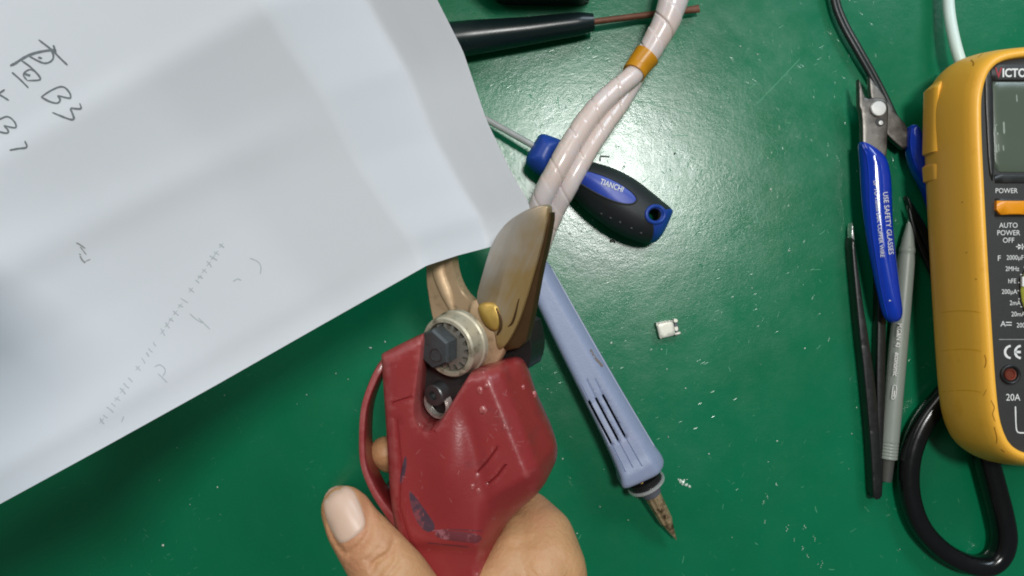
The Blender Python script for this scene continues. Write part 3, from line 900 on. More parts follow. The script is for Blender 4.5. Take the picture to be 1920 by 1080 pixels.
    slab('bezel_bottom', [(1866, 327), (1866, 327), (xr(1866), 327), (xr(1866), 327), (xr(1867), 343), (xr(1867), 343), (1867, 343), (1867, 343)], zp - .5, zp + .7, M_BEZEL)
    zl = zp + .45
    seg = []
    for p, w in (([(1866, 234), (1867, 249)], 2), ([(1870, 248), (1871, 253)], 2.5), ([(1882, 228), (1883, 251)], 3.5), ([(1868, 271), (1869, 287)], 3), ([(1872, 270), (1873, 284)], 2), ([(1881, 272), (1882, 283)], 2.5), ([(1906, 177), (1907, 191)], 2.5), ([(1864, 235), (1870, 234)], 2)):
        seg.append(ribbon(p, w, None, 0, zl))
    obj('display_segment', *joined(*seg), M_LCDSEG, lcd, smooth=False)
    zt = zp + .06
    text('V', 1866, 145, 19, 0, M_REDPRINT, t, z=zp + 1.28, bold=.02, squeeze=.8)
    text('ICTOR', 1879, 144, 16, 0, M_WHITE, t, z=zp + 1.28, bold=.03, squeeze=.86)
    text('POWER', 1866, 362, 9.5, 0, M_WHITE, t, z=zt, squeeze=.92)
    slab('button_well', [(1866, 372), (1866, 372), (1942, 372), (1942, 372), (1942, 406), (1942, 406), (1866, 406), (1866, 406)], zp - .5, zp + .5, M_BEZEL)
    slab('power_button', [(1871, 376), (1871, 376), (1938, 376), (1938, 376), (1938, 402), (1938, 402), (1871, 402), (1871, 402)], zp - .5, zp + 2.6, M_ORANGE, 1, 1.0)
    for s, y in (('AUTO', 427), ('POWER', 441), ('OFF', 455)):
        text(s, 1891, y, 9.8, 0, M_WHITE, t, z=zt, align='CENTER', squeeze=.92)
    # diode sign
    di = [([P(1909, 457, zt), P(1909, 468, zt), P(1917, 462.5, zt)], [(0, 1, 2)]), ribbon([(1917, 457), (1917, 468)], 2, None, 0, zt, taper=False), ribbon([(1905, 462.5), (1922, 462.5)], 1.6, None, 0, zt, taper=False)]
    obj('diode_sign', *joined(*di), M_WHITE, t, smooth=False)
    text('F', 1870, 489, 10.5, 0, M_WHITE, t, z=zt)
    text('2000\u00b5F', 1887, 487, 9, 0, M_WHITE, t, z=zt, squeeze=.86)
    text('2MHz', 1885, 508, 9, 0, M_WHITE, t, z=zt, squeeze=.86)
    text('hFE', 1890, 531, 9, 0, M_WHITE, t, z=zt, squeeze=.86)
    text('200\u00b5A', 1878, 551, 9, 0, M_WHITE, t, z=zt, squeeze=.86)
    text('2mA', 1893, 572, 9, 0, M_WHITE, t, z=zt, squeeze=.86)
    text('20mA', 1896, 593, 9, 0, M_WHITE, t, z=zt, squeeze=.86)
    text('A', 1876, 612, 10.5, 0, M_WHITE, t, z=zt)
    obj('direct_current_sign', *joined(ribbon([(1886, 604.5), (1897, 604.5)], 1.6, None, 0, zt, taper=False), ribbon([(1886, 609.5), (1897, 609.5)], 1.6, None, 0, zt, taper=False)), M_WHITE, t, smooth=False)
    text('200mA', 1906, 614, 9, 0, M_WHITE, t, z=zt, squeeze=.86)
    obj('panel_line', *ribbon([(1873, 636.5), (2110, 636.5)], 1.4, None, 0, zt, taper=False), M_GREYPRINT, t, smooth=False)
    # CE mark drawn from arcs
    ce = []
    arc = lambda cx, cy, r, a0, a1: [(cx + r * math.cos(math.radians(a)), cy - r * math.sin(math.radians(a))) for a in np.linspace(a0, a1, 14)]
    ce.append(ribbon(arc(1896, 660, 11.5, 95, 265), 4.2, None, 0, zt, smooth=0, taper=False))
    ce.append(ribbon(arc(1915, 660, 11.5, 95, 265), 4.2, None, 0, zt, smooth=0, taper=False))
    ce.append(ribbon([(1904, 660), (1914, 660)], 4.2, None, 0, zt, taper=False))
    obj('conformity_mark', *joined(*ce), M_WHITE, t, smooth=False)
    text('20A', 1886, 751, 13, 0, M_WHITE, t, z=zt, squeeze=.9)
    obj('bracket_line', *ribbon([(1904, 762), (1905, 800), (1907, 810), (1914, 812), (1990, 812)], 2.4, None, 0, zt, smooth=1, taper=False), M_WHITE, t, smooth=False)
    # sockets
    def tube_ring(cx, cy, prof):
        c = P(cx, cy, zp); V, F = [], []
        for r, h in prof: V += [(c.x + r * math.cos(2 * math.pi * k / 28), c.y + r * math.sin(2 * math.pi * k / 28), zp + h) for k in range(28)]
        for j in range(len(prof) - 1):
            for k in range(28):
                a, b = j * 28 + k, j * 28 + (k + 1) % 28
                F.append((a, b, b + 28, a + 28))
        F.append(tuple((len(prof) - 1) * 28 + k for k in range(28)))
        return V, F
    for cx in (1893, 1963, 2033, 2103):
        so = obj('socket', *tube_ring(cx, 702, [(4.6, -.3), (4.5, .9), (3.9, 1.3), (3.4, 1.0), (3.2, .2)]), M_BLACK, t, sharp=35)
        obj('socket_contact', *tube_ring(cx, 702, [(2.9, .25), (2.6, .8), (2.0, .75), (1.8, .3)]), M_COPPER, so, sharp=35)
    # selector dial
    kd = obj('dial', *tube_ring(1998, 545, [(21.5, -.3), (21.3, .9), (20.2, 1.2), (18.8, 1.2), (18.2, 5.5), (16.8, 7.2), (10, 7.4), (3, 7.4)]), M_PANEL, t, sharp=40)
    obj('dial_ring', *tube_ring(1998, 545, [(21.2, 1.05), (20.9, 1.35), (19.2, 1.35), (19.0, 1.1)])[:1], [f for f in tube_ring(1998, 545, [(21.2, 1.05), (20.9, 1.35), (19.2, 1.35), (19.0, 1.1)])[1][:-1]], M_DIAL, kd)
    obj('dial_pointer', *box(*[v for v in (P(1911, 0, zp)[0], P(1917, 0, zp)[0], P(0, 537, zp)[1], P(0, 519, zp)[1])], zp + 1, zp + 2.2), M_WHITE, kd, smooth=False)
    dots = []
    for a in np.linspace(120, 240, 13):
        x, y = 1998 + 88 * math.cos(math.radians(a)), 545 - 88 * math.sin(math.radians(a))
        dots.append(ribbon([(x - 2, y), (x + 3, y)], 2, None, 0, zt, taper=False))
    obj('range_tick', *joined(*dots), M_WHITE, t, smooth=False)
M_SEAM = mat('seam_yellow', (232, 164, 16), .5, var=.05)
multimeter()

# ------------------------------------------------------------------ side cutters
def cutters():
    base = P(1645, 330, 0)
    t = thing('wire_cutters', 'small steel wire cutters with shiny blue vinyl handles and white print', 'wire cutters', base)
    lower = [(1632, 139), (1638, 150), (1656, 172), (1672, 198), (1688, 218), (1706, 238), (1703, 285), (1682, 268), (1662, 248), (1642, 215), (1634, 180)]
    v, f, _ = pillow(px_poly(lower, 10, 1), const(9), const(5.5), .8, .5, .4, .3, step=2)
    obj('lower_jaw', v, f, M_PLIER, t)
    upper = [(1610, 147), (1613, 150), (1618, 168), (1624, 186), (1640, 182), (1660, 184), (1667, 196), (1665, 240), (1663, 305), (1640, 300), (1618, 285), (1617, 225), (1614, 204), (1611, 200), (1611, 175)]
    v, f, _ = pillow(px_poly(upper, 13, 1), const(13), const(9.2), .9, .6, .4, .3, step=2)
    obj('upper_jaw', v, f, M_PLIER, t)
    def disc(cx, cy, r, z0, z1, m, name):
        c = P(cx, cy, z1); V, F = [], []
        for rr, z in ((r, z0), (r, z1 - .4), (r * .88, z1), (r * .3, z1 + .05)):
            V += [(c.x + rr * math.cos(2 * math.pi * k / 28), c.y + rr * math.sin(2 * math.pi * k / 28), z) for k in range(28)]
        for j in range(3):
            for k in range(28):
                a, b = j * 28 + k, j * 28 + (k + 1) % 28
                F.append((a, b, b + 28, a + 28))
        F.append(tuple(84 + k for k in range(28)))
        obj(name, V, F, m, t, sharp=35)
    disc(1648, 203, 4.0, 12, 14.6, M_RIVET, 'pivot_rivet')
    disc(1650, 229, 2.3, 12.5, 13.25, M_BLACK, 'spring_hole')
    disc(1652, 230, 1.2, 12.5, 13.6, M_RIVET, 'spring_pin')
    left = [(1612, 267), (1617, 264), (1630, 268), (1648, 280), (1662, 294), (1669, 318), (1672, 350), (1672, 400), (1675, 450), (1681, 510), (1687, 560), (1690, 585), (1686, 600), (1674, 607), (1660, 602), (1652, 588),
            (1645, 555), (1636, 510), (1626, 455), (1619, 400), (1616, 350), (1615, 310)]
    a, b = P(1640, 280, 14), P(1672, 600, 16)
    zl = ramp((a.x, a.y, 17.5), (b.x, b.y, 19.5)); zb = ramp((a.x, a.y, 6.0), (b.x, b.y, 10.0))
    v, f, _ = pillow(px_poly(left, 13, 2), zl, zb, rt=7.2, ht=5.6, rb=6, hb=5, step=1.3)
    h = obj('left_handle', v, f, M_BLUE, t, sharp=180)
    # the moulded seam along the grip
    tr = bvh(v, f)
    seam = [hit(tr, x, y, -.1) for x, y in chaikin([(1617, 272), (1626, 292), (1630, 330), (1631, 390), (1636, 440), (1645, 500), (1656, 560), (1664, 592)], 2, False)]
    obj('handle_seam', *sweep(seam, .45, 8), M_BLUE, h)
    text('USE SAFETY GLASSES', 1655.5, 360, 9.6, 84.5, M_WHITE, h, tree=tr, squeeze=.955, lift=.35)
    text('UP TO 1.0mm DIA. COPPER WIRE', 1637.5, 338, 7.6, 84.6, M_WHITE, h, tree=tr, squeeze=.935, lift=.35)
    text('4', 1666, 562, 5, 84, M_WHITE, h, tree=tr)
    right = [(1702, 240), (1709, 233), (1718, 235), (1726, 248), (1733, 275), (1742, 320), (1752, 370), (1764, 420), (1758, 432), (1746, 400), (1730, 352), (1716, 330), (1704, 300), (1700, 270)]
    v, f, _ = pillow(px_poly(right, 9, 2), const(14.5), const(2.5), rt=5.2, ht=4.8, rb=5, hb=4.6, step=1.3)
    h2 = obj('right_handle', v, f, M_BLUE, t, sharp=180)
    tr = bvh(v, f)
    seam = [hit(tr, x, y, -.1) for x, y in chaikin([(1710, 240), (1707, 262), (1709, 285), (1716, 308), (1724, 322)], 2, False)]
    obj('handle_seam', *sweep(seam, .4, 8), M_BLUE, h2)
cutters()

# ------------------------------------------------------------------ tweezers (two pairs)
def tweezers():
    t = thing('tweezers', 'black coated tweezers with a bare silver tip, lying beside the blue handle', 'tweezers', P(1640, 800, 0))
    left = [(1596, 445), (1602, 445), (1607, 490), (1613, 530), (1620, 580), (1630, 640), (1641, 715), (1648, 790), (1652, 860), (1654, 930), (1651, 936), (1640, 938), (1637, 930), (1634, 860), (1628, 785), (1620, 700), (1612, 630), (1604, 545), (1599, 490)]
    v, f, _ = pillow(px_poly(left, 8, 1), const(8.2), const(.3), .7, .5, .5, .3, step=2)
    a = obj('arm', v, f, M_TWEEZER, t)
    v, f, _ = pillow(px_poly([(1597, 450), (1597, 430), (1598.6, 417), (1600.5, 430), (1602.5, 450)], 7, 0), const(7), const(2), .5, .4, .5, .3, step=1.5)
    obj('tip', v, f, M_CHROME, a)
    right = [(1650, 430), (1654, 430), (1660, 500), (1663, 580), (1662, 660), (1660, 740), (1658, 820), (1656, 930), (1652, 937), (1649, 930), (1648, 860), (1646, 800), (1645, 720), (1646, 640), (1648, 560), (1648, 490)]
    v, f, _ = pillow(px_poly(right, 7, 1), const(6.6), const(.3), .7, .5, .5, .3, step=2)
    a2 = obj('arm', v, f, M_TWEEZER, t)
    tr = bvh(v, f)
    t2 = thing('tweezers', 'pointed black tweezers mostly hidden under the yellow multimeter', 'tweezers', P(1740, 470, 0))
    arm = [(1699, 366), (1703, 370), (1712, 385), (1728, 410), (1752, 452), (1790, 520), (1800, 560), (1780, 560), (1762, 520), (1742, 478), (1722, 430), (1706, 392)]
    v, f, _ = pillow(px_poly(arm, 4, 1), const(4.5), const(.3), .6, .4, .5, .3, step=2)
    obj('arm', v, f, M_TWEEZER, t2)
    arm = [(1702, 384), (1706, 390), (1722, 440), (1740, 480), (1762, 530), (1790, 590), (1776, 590), (1748, 520), (1724, 466), (1708, 420)]
    v, f, _ = pillow(px_poly(arm, 7, 1), const(7.5), const(5), .6, .4, .5, .3, step=2)
    obj('arm', v, f, M_TWEEZER, t2)
tweezers()

# ------------------------------------------------------------------ pen
def pen():
    t = thing('pen', 'frosted grey ballpoint pen with white lettering, lying next to the tweezers', 'pen', P(1685, 650, 0))
    z = 4.8
    A, B = P(1707, 403, z), P(1661, 903, z)
    D = B - A
    L = D.length
    at = lambda d: A + D * (d / 503.0)
    def lath(name, prof, m, parent=t, seg=24, sharp=40):
        return obj(name, *sweep([at(d) for d, r in prof], [(r, r) for d, r in prof], seg), m, parent, sharp=sharp)
    tip = lath('pen_tip', [(0, .25), (5, .5), (6, .8), (16, 1.1), (18, 1.5)], M_CHROME)
    lath('nose_cone', [(16, 1.4), (30, 2.1), (45, 2.9), (58, 3.4), (62, 3.6), (64, 3.9), (70, 3.9), (72, 3.6), (78, 3.9)], M_PEN)
    bar = [(78, 3.9), (90, 4.1), (200, 4.4), (330, 4.5), (425, 4.5)]
    for k in range(5): bar += [(428 + 6 * k, 4.5), (430 + 6 * k, 4.25), (432 + 6 * k, 4.5)]
    bar += [(459, 4.4), (460, 4.0)]
    b = lath('barrel', bar, M_PEN, seg=32)
    lath('refill', [(30, 1.2), (120, 1.25), (380, 1.25)], M_REFILL, b)
    lath('end_plug', [(458, 3.4), (462, 3.2), (496, 2.9), (502, 2.6)], M_PENEND)
    text('M.G&N 43', 1683.6, 606, 8.2, 95.3, M_WHITE, t, z=9.7, squeeze=.9, bold=.02)
    text('economic', 1678.6, 660, 9.4, 95.3, M_WHITE, t, z=9.7, squeeze=.86, shear=.25, bold=.02)
    lg = [ribbon([(1675, 722), (1682, 723), (1679, 747), (1672, 749)], 1.4, None, 0, 9.6, smooth=1), ribbon([(1675, 722), (1672, 749)], 1.4, None, 0, 9.6), ribbon([(1677.5, 732), (1676, 745)], 2.6, None, 0, 9.6)]
    obj('print_mark', *joined(*lg), M_WHITE, t, smooth=False)
pen()

# ------------------------------------------------------------------ cables and loop
def cables():
    t = thing('black_loop', 'thick glossy black cable loop curling out from under the multimeter', 'cable', P(1780, 900, 0))
    path = [(1850, 690), (1800, 712), (1764, 748), (1727, 800), (1706, 860), (1705, 925), (1725, 985), (1765, 1030), (1812, 1056), (1850, 1060), (1874, 1042), (1882, 1008), (1876, 965), (1862, 910), (1846, 850), (1832, 790)]
    pts = catmull([P(x, y, 6.6 if i < 12 else 7.2) for i, (x, y) in enumerate(path)], 8)
    obj('cable', *sweep(pts, [(4.9, 5.2)] * 8 + [(5.0, 6)] * 3 + [(5.3, 6.8)] * 5, 22, power=2.6), M_BLACKGLOSS, t, sharp=60)
    tagged(obj('white_cable', *sweep(catmull([P(x, y, z) for x, y, z in ((1850, -700, 3), (1800, -350, 4), (1776, -80, 8), (1778, 0, 9), (1784, 50, 11), (1797, 104, 13), (1815, 150, 12), (1850, 230, 8))], 8), 2.75, 18), M_WHITECABLE), 'thin white cable running from the top edge under the multimeter', 'cable')
    t = thing('twin_cable', 'thin black twin cord curving from the top edge to the wire cutters', 'cord', P(1620, 110, 0))
    p = [(1640, -620), (1580, -300), (1560, -70), (1566, 0), (1582, 45), (1608, 92), (1634, 138), (1655, 178), (1680, 230), (1720, 300), (1775, 380)]
    zz = [2, 3, 5, 5, 5, 5, 4.2, 3.4, 3, 3, 3]
    for dx, dy in ((-3.0, 1.6), (3.0, -1.6)):
        obj('strand', *sweep(catmull([P(x + dx, y + dy, z) for (x, y), z in zip(p, zz)], 8), 1.5, 12), M_CABLEBLACK, t)
cables()

# ------------------------------------------------------------------ wrapped cable bundle
def bundle():
    t = thing('wrapped_cable', 'pinkish cable bundle in clear spiral wrap bound with amber tape', 'cable', P(1150, 200, 0))
    def wrap(pitch, depth, ph=0.):
        def f(Ln, a):
            u = ((Ln / pitch) - a / (2 * math.pi) + ph) % 1.0
            return depth * .35 * (.5 - u) - depth * .9 * math.exp(-((u - .5) / .022) ** 2)
        return f
    def dense(pts, n): return resample([tuple(q) for q in catmull(pts, 10)], .45, False)
    up = [P(1500, -620, 14), P(1400, -360, 20), P(1310, -150, 26), P(1280, -60, 26), P(1263, 0, 26), P(1248, 42, 25), P(1224, 86, 24), P(1203, 118, 23)]
    obj('spiral_wrap', *sweep(dense(up, 0), [8.6, 8.6, 8.6, 8.6, 8.5, 8.2, 7.0, 5.6], 40, mod=wrap(17, 1.1, .2)), M_WRAP, t, sharp=35)
    a = [P(1206, 112, 25), P(1186, 142, 26), P(1150, 172, 29), P(1112, 210, 33), P(1076, 262, 36), P(1044, 318, 37), P(1018, 368, 34), P(998, 420, 26), P(985, 470, 16), P(975, 520, 10)]
    obj('spiral_wrap', *sweep(dense(a, 0), [4.8, 4.9, 5.1, 5.3, 5.3, 5.2, 5.1, 5, 4.9], 40, mod=wrap(17, .5, .5)), M_WRAP, t, sharp=35)
    b = [P(1204, 116, 18), P(1190, 150, 19), P(1162, 196, 23), P(1130, 240, 28), P(1096, 292, 32), P(1066, 346, 32), P(1040, 396, 26), P(1020, 445, 20), P(1006, 490, 15)]
    obj('spiral_wrap', *sweep(dense(b, 0), [4.2, 4.4, 4.6, 4.8, 5.0, 5.0, 4.9, 4.8], 40, mod=wrap(17, .5, .1)), M_WRAP, t, sharp=35)
    tp = [P(1214, 103, 24), P(1205, 114, 24), P(1196, 126, 24), P(1188, 138, 25)]
    obj('tape', *sweep(catmull(tp, 6), [(6.6, 7.2), (6.3, 7.0), (6.0, 6.8), (5.8, 6.6)], 32), M_TAPE, t, sharp=50)
bundle()

# ------------------------------------------------------------------ screwdrivers
def screwdriver():
    t = thing('screwdriver', 'screwdriver with stubby black rubber handle, blue inset, collar and end cap', 'screwdriver', P(1120, 340, 0))
    z = 14.5
    obj('shaft', *sweep([P(700, 105, 3), P(720, 116, 4), P(1005, 276, z)], [(1.2, .5), (1.7, 1.7), (1.7, 1.7)], 18), M_CHROME, t)
    col = [(1012, 251), (1022, 252), (1050, 262), (1062, 268), (1030, 336), (1010, 330), (988, 312), (984, 300), (1000, 270)]
    v, f, _ = pillow(px_poly(col, z, 1), const(25), const(4), rt=9, ht=10.2, rb=9, hb=10.2, step=1.5)
    obj('collar', v, f, M_BLUEMATT, t, sharp=60)
    neck = [(1045, 272), (1080, 292), (1055, 345), (1020, 325)]
    v, f, _ = pillow(px_poly(neck, z, 1), const(24), const(5), rt=8, ht=9, rb=8, hb=9, step=1.5)
    obj('neck', v, f, M_RUBBER, t, sharp=60)
    han = [(1062, 282), (1090, 298), (1112, 305), (1150, 316), (1190, 336), (1222, 360), (1248, 380), (1264, 392), (1264, 400), (1250, 430), (1240, 446), (1228, 456), (1205, 456), (1170, 444), (1130, 420), (1092, 388), (1060, 352), (1048, 330)]
    inset = px_poly([(1068, 318), (1082, 316), (1112, 322), (1150, 336), (1182, 356), (1196, 372), (1190, 382), (1172, 384), (1140, 374), (1106, 356), (1084, 342)], 29, 2)
    cap = px_poly([(1290, 380), (1258, 390), (1238, 394), (1222, 383), (1210, 392), (1212, 410), (1226, 420), (1228, 440), (1225, 470), (1290, 470)], 27, 2)
    hole = [np.array(P(1229 + 13 * math.cos(a), 402 + 11.5 * math.sin(a) , 27)[:2]) for a in np.linspace(0, 2 * math.pi, 28, endpoint=False)]
    ax0, ax1 = P(1050, 310, z), P(1250, 420, z)
    prof = lambda x, y: 30.0 - .012 * ((x - P(1130, 360, z)[0]) ** 2) * .35
    v, f, mi = pillow(px_poly(han, z, 2), prof, const(.6), rt=12, ht=14.5, rb=12, hb=13, step=1.2, marks=[inset, cap], holes=[hole], hole_r=1.6, hole_h=1.0)
    # blue inset and cap stay flush in the black rubber
    h = obj('handle', v, f, [M_RUBBER, M_BLUEINSET, M_BLUEMATT], t, midx=mi, sharp=180)
    tr = bvh(v, f)
    rim = [hit(tr, q[0], q[1], .0) for q in chaikin([(1068, 318), (1082, 316), (1112, 322), (1150, 336), (1182, 356), (1196, 372), (1190, 382), (1172, 384), (1140, 374), (1106, 356), (1084, 342)], 3)]
    obj('inset_rim', *sweep(rim + rim[:2], .5, 8, cap=False), M_RUBBER, h)
    hr = [hit(tr, 1229 + 17 * math.cos(a), 402 + 15.5 * math.sin(a), .1) for a in np.linspace(0, 2 * math.pi, 32, endpoint=False)]
    obj('hanging_hole_rim', *sweep(hr + hr[:2], 1.0, 10, cap=False), M_BLUEMATT, h)
    for k, (x, y) in enumerate(((1128, 400), (1145, 408), (1163, 416), (1184, 427), (1202, 436))):
        c = hit(tr, x, y, -.3)
        obj('grip_dimple', *sweep([c, c + Vector((0, 0, .5))], [(1.0, 1.0), (.5, .5)], 10), M_RUBBER, h)
    text('TIANCHI', 1124, 344, 10.5, 21, M_WHITE, h, tree=tr, squeeze=.80, bold=.012, lift=.4)
    # the second, older screwdriver
    t = thing('screwdriver', 'old dark handled screwdriver with rusty brown shaft, lying at the top edge', 'screwdriver', P(1000, 55, 0))
    z = 10
    hp = [(640, 96, 10), (700, 90, 10), (760, 84, 10.5), (820, 78, 10.5), (880, 71, 10.5), (940, 64, 10.2), (990, 58, 10), (1040, 51, 9.6), (1085, 45, 9.2), (1112, 42, 9)]
    obj('handle', *sweep(catmull([P(*q) for q in hp], 6), [(8.5, 8.8), (9.2, 9.4), (9.2, 9.4), (9, 9.2), (8.6, 9), (7.6, 8.2), (6.8, 7.4), (6.2, 6.8), (5.6, 6.2), (4.4, 5)], 28), M_DARKHANDLE, t, sharp=50)
    obj('shaft', *sweep([P(1105, 42, 9), P(1150, 36, 8.2), P(1230, 26, 6.6), P(1290, 19, 5.2), P(1311, 16, 4.6)], [(1.6, 1.6), (1.6, 1.6), (1.6, 1.6), (1.8, 1.3), (2.1, .6)], 16), M_RUST, t)
    # dark block added just past the top edge to cast its shadow
    pts = [(880, -220), (1112, -220), (1118, -40), (1108, -30), (880, -34)]
    v, f, _ = pillow(px_poly(pts, 30, 1), const(46), const(0), 2, 1.5, 1, .5, step=4)
    o = obj('shadow_caster', v, f, M_BLACK)
    tagged(o, 'black block added at the top edge to cast shadow, beyond the dark handled screwdriver', 'shadow caster')
screwdriver()

# ------------------------------------------------------------------ soldering iron
def iron():
    t = thing('soldering_iron', 'lavender plastic soldering iron handle with slots and heat stained tip', 'soldering iron', P(1120, 700, 0))
    z = 14
    out = [(1008, 486), (1020, 486), (1028, 492), (1060, 548), (1120, 652), (1180, 756), (1226, 834), (1240, 852), (1246, 868), (1228, 884), (1198, 898), (1166, 911), (1160, 902), (1158, 884), (1126, 812), (1084, 728), (1040, 640), (1000, 556), (992, 540)]
    d = np.array((1176 - 1103, 821 - 674), float)
    slots = []
    for (x0, y0, x1, y1) in ((1104, 752, 1148, 835), (1117, 746, 1161, 829), (1130, 740, 1174, 822)):
        a, b = np.array((x0, y0), float), np.array((x1, y1), float)
        u = (b - a) / np.linalg.norm(b - a); n = np.array((-u[1], u[0])) * 2.3
        slots.append([np.array(P(*q, 24)[:2]) for q in (a - n, a - u * 1.5, a + n, b + n, b + u * 1.5, b - n)])
    G = lambda pts, w, dd: ([np.array(P(a, b, 24)[:2]) for a, b in pts], w, dd)
    gr = [G([(1149, 837), (1172, 884)], .35, .5), G([(1162, 831), (1186, 876)], .35, .5), G([(1175, 824), (1202, 872)], .35, .5), G([(1090, 724), (1103, 750)], .3, .3), G([(1100, 712), (1116, 744)], .3, .3),
          G([(1116, 712), (1129, 738)], .3, .3)]
    # the top is flat, the right flank drops away from a ridge
    a, b = np.array(P(1018, 508, 24)[:2]), np.array(P(1212, 846, 24)[:2])
    dd = (b - a) / np.linalg.norm(b - a)
    def top(x, y):
        s = (x - a[0]) * (-dd[1]) + (y - a[1]) * dd[0]
        al = (x - a[0]) * dd[0] + (y - a[1]) * dd[1]
        z = 24.0 - .55 * np.log1p(np.exp(np.clip(s / .45, -40, 40)))*1.0
        return z + .9 * np.exp(-((al - 108) / 3.5) ** 2)
    v, f, _ = pillow(px_poly(out, z, 1), top, const(.3), rt=2.6, ht=2.8, rb=6, hb=6, step=1.2, holes=slots, hole_r=.5, hole_h=.35, grooves=gr)
    h = obj('handle', v, f, M_LAV, t, sharp=50)
    tr = bvh(v, f)
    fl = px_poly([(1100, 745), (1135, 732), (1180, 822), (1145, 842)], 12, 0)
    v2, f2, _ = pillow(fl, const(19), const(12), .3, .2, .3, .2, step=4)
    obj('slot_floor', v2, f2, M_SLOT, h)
    edge = [hit(tr, x, y, .0) for x, y in resample([(1030, 496), (1120, 656), (1160, 725), (1226, 836)], 8, False)]
    obj('parting_line', *sweep(edge, .3, 6), M_LAVLIGHT, h)
    # collar, steel ring, sleeve and tip along the axis
    A = P(1205, 894, 14); B = P(1268, 1012, 6)
    D = (B - A).normalized()
    def lath(name, prof, m, parent=t, seg=32, sharp=35, power=2.):
        return obj(name, *sweep([A + D * dz for dz, r in prof], [(r, r) for dz, r in prof], seg, power=power), m, parent, sharp=sharp)
    lath('dark_gap', [(0, 9.0), (3.4, 8.8)], M_BLACK)
    lath('steel_ring', [(3.4, 9.5), (3.6, 9.9), (4.6, 9.9), (4.8, 9.4)], M_CHROME)
    lath('sleeve', [(4.6, 6.4), (7.5, 5.6), (10.5, 5.0), (11, 4.4)], M_GREYSLEEVE)
    c = A + D * 5.4 + Vector((-3.4, 2.0, 5.6)) * 1.0
    obj('ring_screw', *sweep([c, c + Vector((.3, -.6, .8))], [(1.5, 1.5), (1.0, 1.0)], 14), M_BRASS, t)
    fl = lambda Ln, a: .32 * math.cos(8 * a)
    Lt = (B - A).length
    obj('tip', *sweep([A + D * q for q in np.linspace(10.5, Lt - 12, 12)], [(3.9, 3.9), (3.6, 3.6), (3.1, 3.1)], 48, mod=fl), M_TIP, t, sharp=60)
    obj('tip_point', *sweep([A + D * q for q in (Lt - 12.2, Lt - 5, Lt - 2, Lt)], [(3.2, 3.2), (1.5, 1.5), (.7, .7), (.25, .25)], 20), M_TIP, t)
    # chip in the flank
    obj('chipped_edge', *ribbon([(1107, 655), (1116, 672), (1126, 682), (1130, 688)], 4.5, tr, .1), M_CHIP, h, smooth=False)
M_LAVLIGHT = mat('lavender_edge', (176, 178, 200), .4, var=.05)
M_CHIP = mat('chipped_brown', (128, 116, 110), .7, var=.3, vscale=600)
iron()

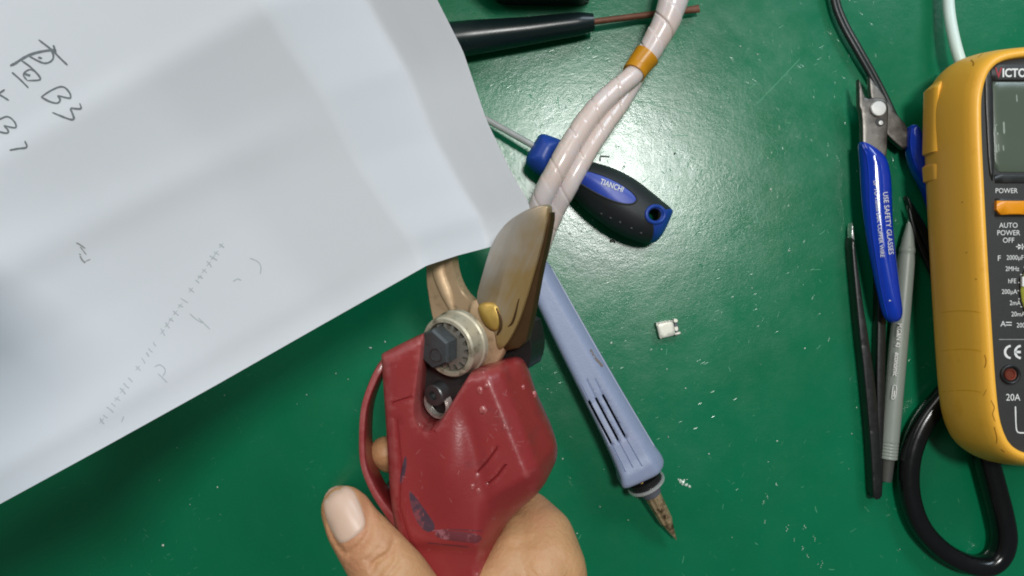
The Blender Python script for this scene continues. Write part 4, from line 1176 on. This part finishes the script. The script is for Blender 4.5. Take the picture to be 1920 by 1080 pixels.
# ------------------------------------------------------------------ small bits
def bits():
    t = thing('usb_connector', 'tiny silver metal connector lying loose on the green mat', 'connector', P(1253, 620, 0))
    zt = 4.0
    def slab(name, pts, z0, z1, m, r=.4, parent=t):
        v, f, _ = pillow(px_poly(pts, z1, 0), const(z1), const(z0), r, r * .8, .1, .05, step=1.5)
        return obj(name, v, f, m, parent, sharp=40)
    sh = slab('shell', [(1231, 607), (1262, 601), (1267, 628), (1239, 635)], .2, zt, M_TIN)
    slab('shell_wall', [(1230.5, 605.5), (1262, 599.8), (1263, 602.6), (1231.2, 608.4)], .2, zt + .4, M_TIN, .25, sh)
    slab('shell_wall', [(1230.5, 606), (1233, 605.5), (1241, 635.5), (1238, 636)], .2, zt + .35, M_TIN, .25, sh)
    slab('tab', [(1263, 598.5), (1270.5, 597.5), (1272, 604), (1264.5, 605)], .2, zt + .5, M_TIN, .3)
    slab('tab', [(1265, 625), (1276, 621.5), (1277.5, 625.5), (1267, 629.5)], .2, zt + .4, M_TIN, .3)
    slab('tongue', [(1264, 606), (1270, 605), (1273.5, 621), (1266.5, 623.5)], .2, 2.0, M_GREYSLEEVE, .2)
    slab('contact_pad', [(1264.5, 613.5), (1270.8, 612), (1272.5, 620), (1266.5, 622)], 1.6, 2.5, M_TIN, .15)
    # bent scrap of wire
    o = obj('wire_scrap', *sweep([P(1125, 302, .7), P(1125.5, 295, .8), P(1127, 292.5, .8), P(1143, 293.5, .6)], .32, 8), M_DARKMETAL)
    tagged(o, 'tiny bent scrap of wire on the mat beside the black screwdriver handle', 'wire scrap')
    # swarf and solder crumbs: nobody could count them
    V, F = [], []
    DV, DF = [], []
    def crumb(px, py, r, flat=.5, dark=False):
        c = P(px, py, 0)
        bm = bmesh.new(); bmesh.ops.create_icosphere(bm, subdivisions=1, radius=r)
        st = random.uniform(.5, 1.0); a = random.uniform(0, math.pi)
        vv, ff = (DV, DF) if dark else (V, F)
        s = len(vv)
        for w in bm.verts:
            x, y = w.co.x * random.uniform(.7, 1.3), w.co.y * st * random.uniform(.6, 1.3)
            vv.append((c.x + x * math.cos(a) - y * math.sin(a), c.y + x * math.sin(a) + y * math.cos(a), r * flat * .8 + w.co.z * flat))
        for g in bm.faces: ff.append(tuple(w.index + s for w in g.verts))
        bm.free()
    for x, y, r in ((306, 1022, .7), (408, 913, .6), (695, 652, .8), (722, 641, .5), (997, 680, .7), (1027, 729, .55), (1055, 860, .6), (1082, 1000, .5), (1191, 570, .7), (1221, 558, .4), (1285, 728, .6), (1146, 643, .8), (1240, 655, .5), (1148, 690, .5),
                    (1253, 819, .5), (1329, 851, .45), (1457, 827, .5), (1509, 653, .55), (1597, 813, .4), (1606, 764, .4), (1250, 692, .45), (1288, 899, .45), (1125, 950, .45), (1178, 975, .4), (1445, 355, .6), (1370, 335, .5), (1388, 87, .5), (1420, 102, .5), (1090, 470, .5), (1105, 482, .4),
                    (1068, 438, .7), (1090, 433, .6), (1076, 452, .6), (1110, 445, .5), (1048, 452, .5), (1130, 160, .4), (990, 45, .4), (950, 200, .4), (680, 780, .4), (575, 740, .4), (630, 700, .4), (1290, 560, .45), (1340, 600, .4), (1410, 540, .4), (1480, 470, .4)):
        crumb(x, y, r)
    for x, y, r in ((1276, 902, 1.2), (1281, 905, 1.6), (1287, 909, 1.0), (1293, 912, .9), (1283, 900, .7), (1272, 899, .6)): crumb(x, y, r, .25)
    for x, y, l in ((1437, 930, 12), (1430, 942, 8), (1476, 990, 14), (1508, 988, 10), (1527, 1010, 12), (1540, 1058, 16), (1514, 1042, 8), (1490, 1012, 8), (1505, 1028, 8), (1432, 978, 7), (1455, 908, 6)):
        for k in range(4):
            crumb(x + random.uniform(-2, 3), y + (k - 1.5) * l / 4, random.uniform(.16, .34), .12)
    for k in range(60):
        crumb(random.uniform(0, 1900), random.uniform(0, 1080), random.uniform(.18, .34))
    for k in range(70):
        crumb(random.gauss(1180, 130), random.gauss(330, 110), random.uniform(.2, .42), .3)
    # old knife marks in the mat
    SVt, SFt = [], []
    cuts = [((1418, 196), (1500, 110)), ((1345, 160), (1362, 186)), ((1185, 190), (1250, 192)), ((1140, 252), (1190, 253)), ((1262, 254), (1290, 255)), ((1330, 290), (1334, 315)), ((1372, 290), (1379, 318)), ((1185, 186), (1300, 214)),
            ((985, 176), (1018, 196)), ((1045, 180), (1049, 204)), ((905, 115), (930, 128)), ((1000, 160), (1030, 175)), ((880, 140), (905, 152)), ((1420, 300), (1428, 285)), ((1400, 420), (1396, 445))]
    for k in range(26):
        x, y = random.gauss(1230, 170), random.gauss(300, 120); a = random.choice((.1, 1.3, -.6, 2.4)) + random.uniform(-.3, .3); l = random.uniform(4, 20)
        cuts.append(((x, y), (x + l * math.cos(a), y + l * math.sin(a))))
    for k in range(22):
        x, y = random.uniform(1000, 1900), random.uniform(450, 1070); a = random.uniform(0, 3.1); l = random.uniform(3, 14)
        cuts.append(((x, y), (x + l * math.cos(a), y + l * math.sin(a))))
    for (x0, y0), (x1, y1) in cuts:
        v, f = ribbon([(x0, y0), ((x0 + x1) / 2 + random.uniform(-1, 1), (y0 + y1) / 2 + random.uniform(-1, 1)), (x1, y1)], random.uniform(.6, 1.3), None, 0, .03)
        b0 = len(SVt); SVt += v; SFt += [tuple(i + b0 for i in g) for g in f]
    obj('knife_marks', SVt, SFt, M_CUT, props={'kind': 'stuff'}, smooth=False)
    obj('solder_crumbs', V, F, M_CRUMB, props={'kind': 'stuff'}, smooth=False)
    for x, y, r in ((1146, 452, 1.0), (1151, 453, .8), (1155, 451, .6), (1265, 288, .7), (1160, 275, .5), (1170, 312, .6), (1345, 440, .4), (1120, 470, .4), (1240, 235, .5)): crumb(x, y, r, .5, True)
    for k in range(26): crumb(random.gauss(1200, 150), random.gauss(300, 120), random.uniform(.2, .4), .4, True)
    obj('dark_grit', DV, DF, M_DARKCRUMB, props={'kind': 'stuff'}, smooth=False)
bits()
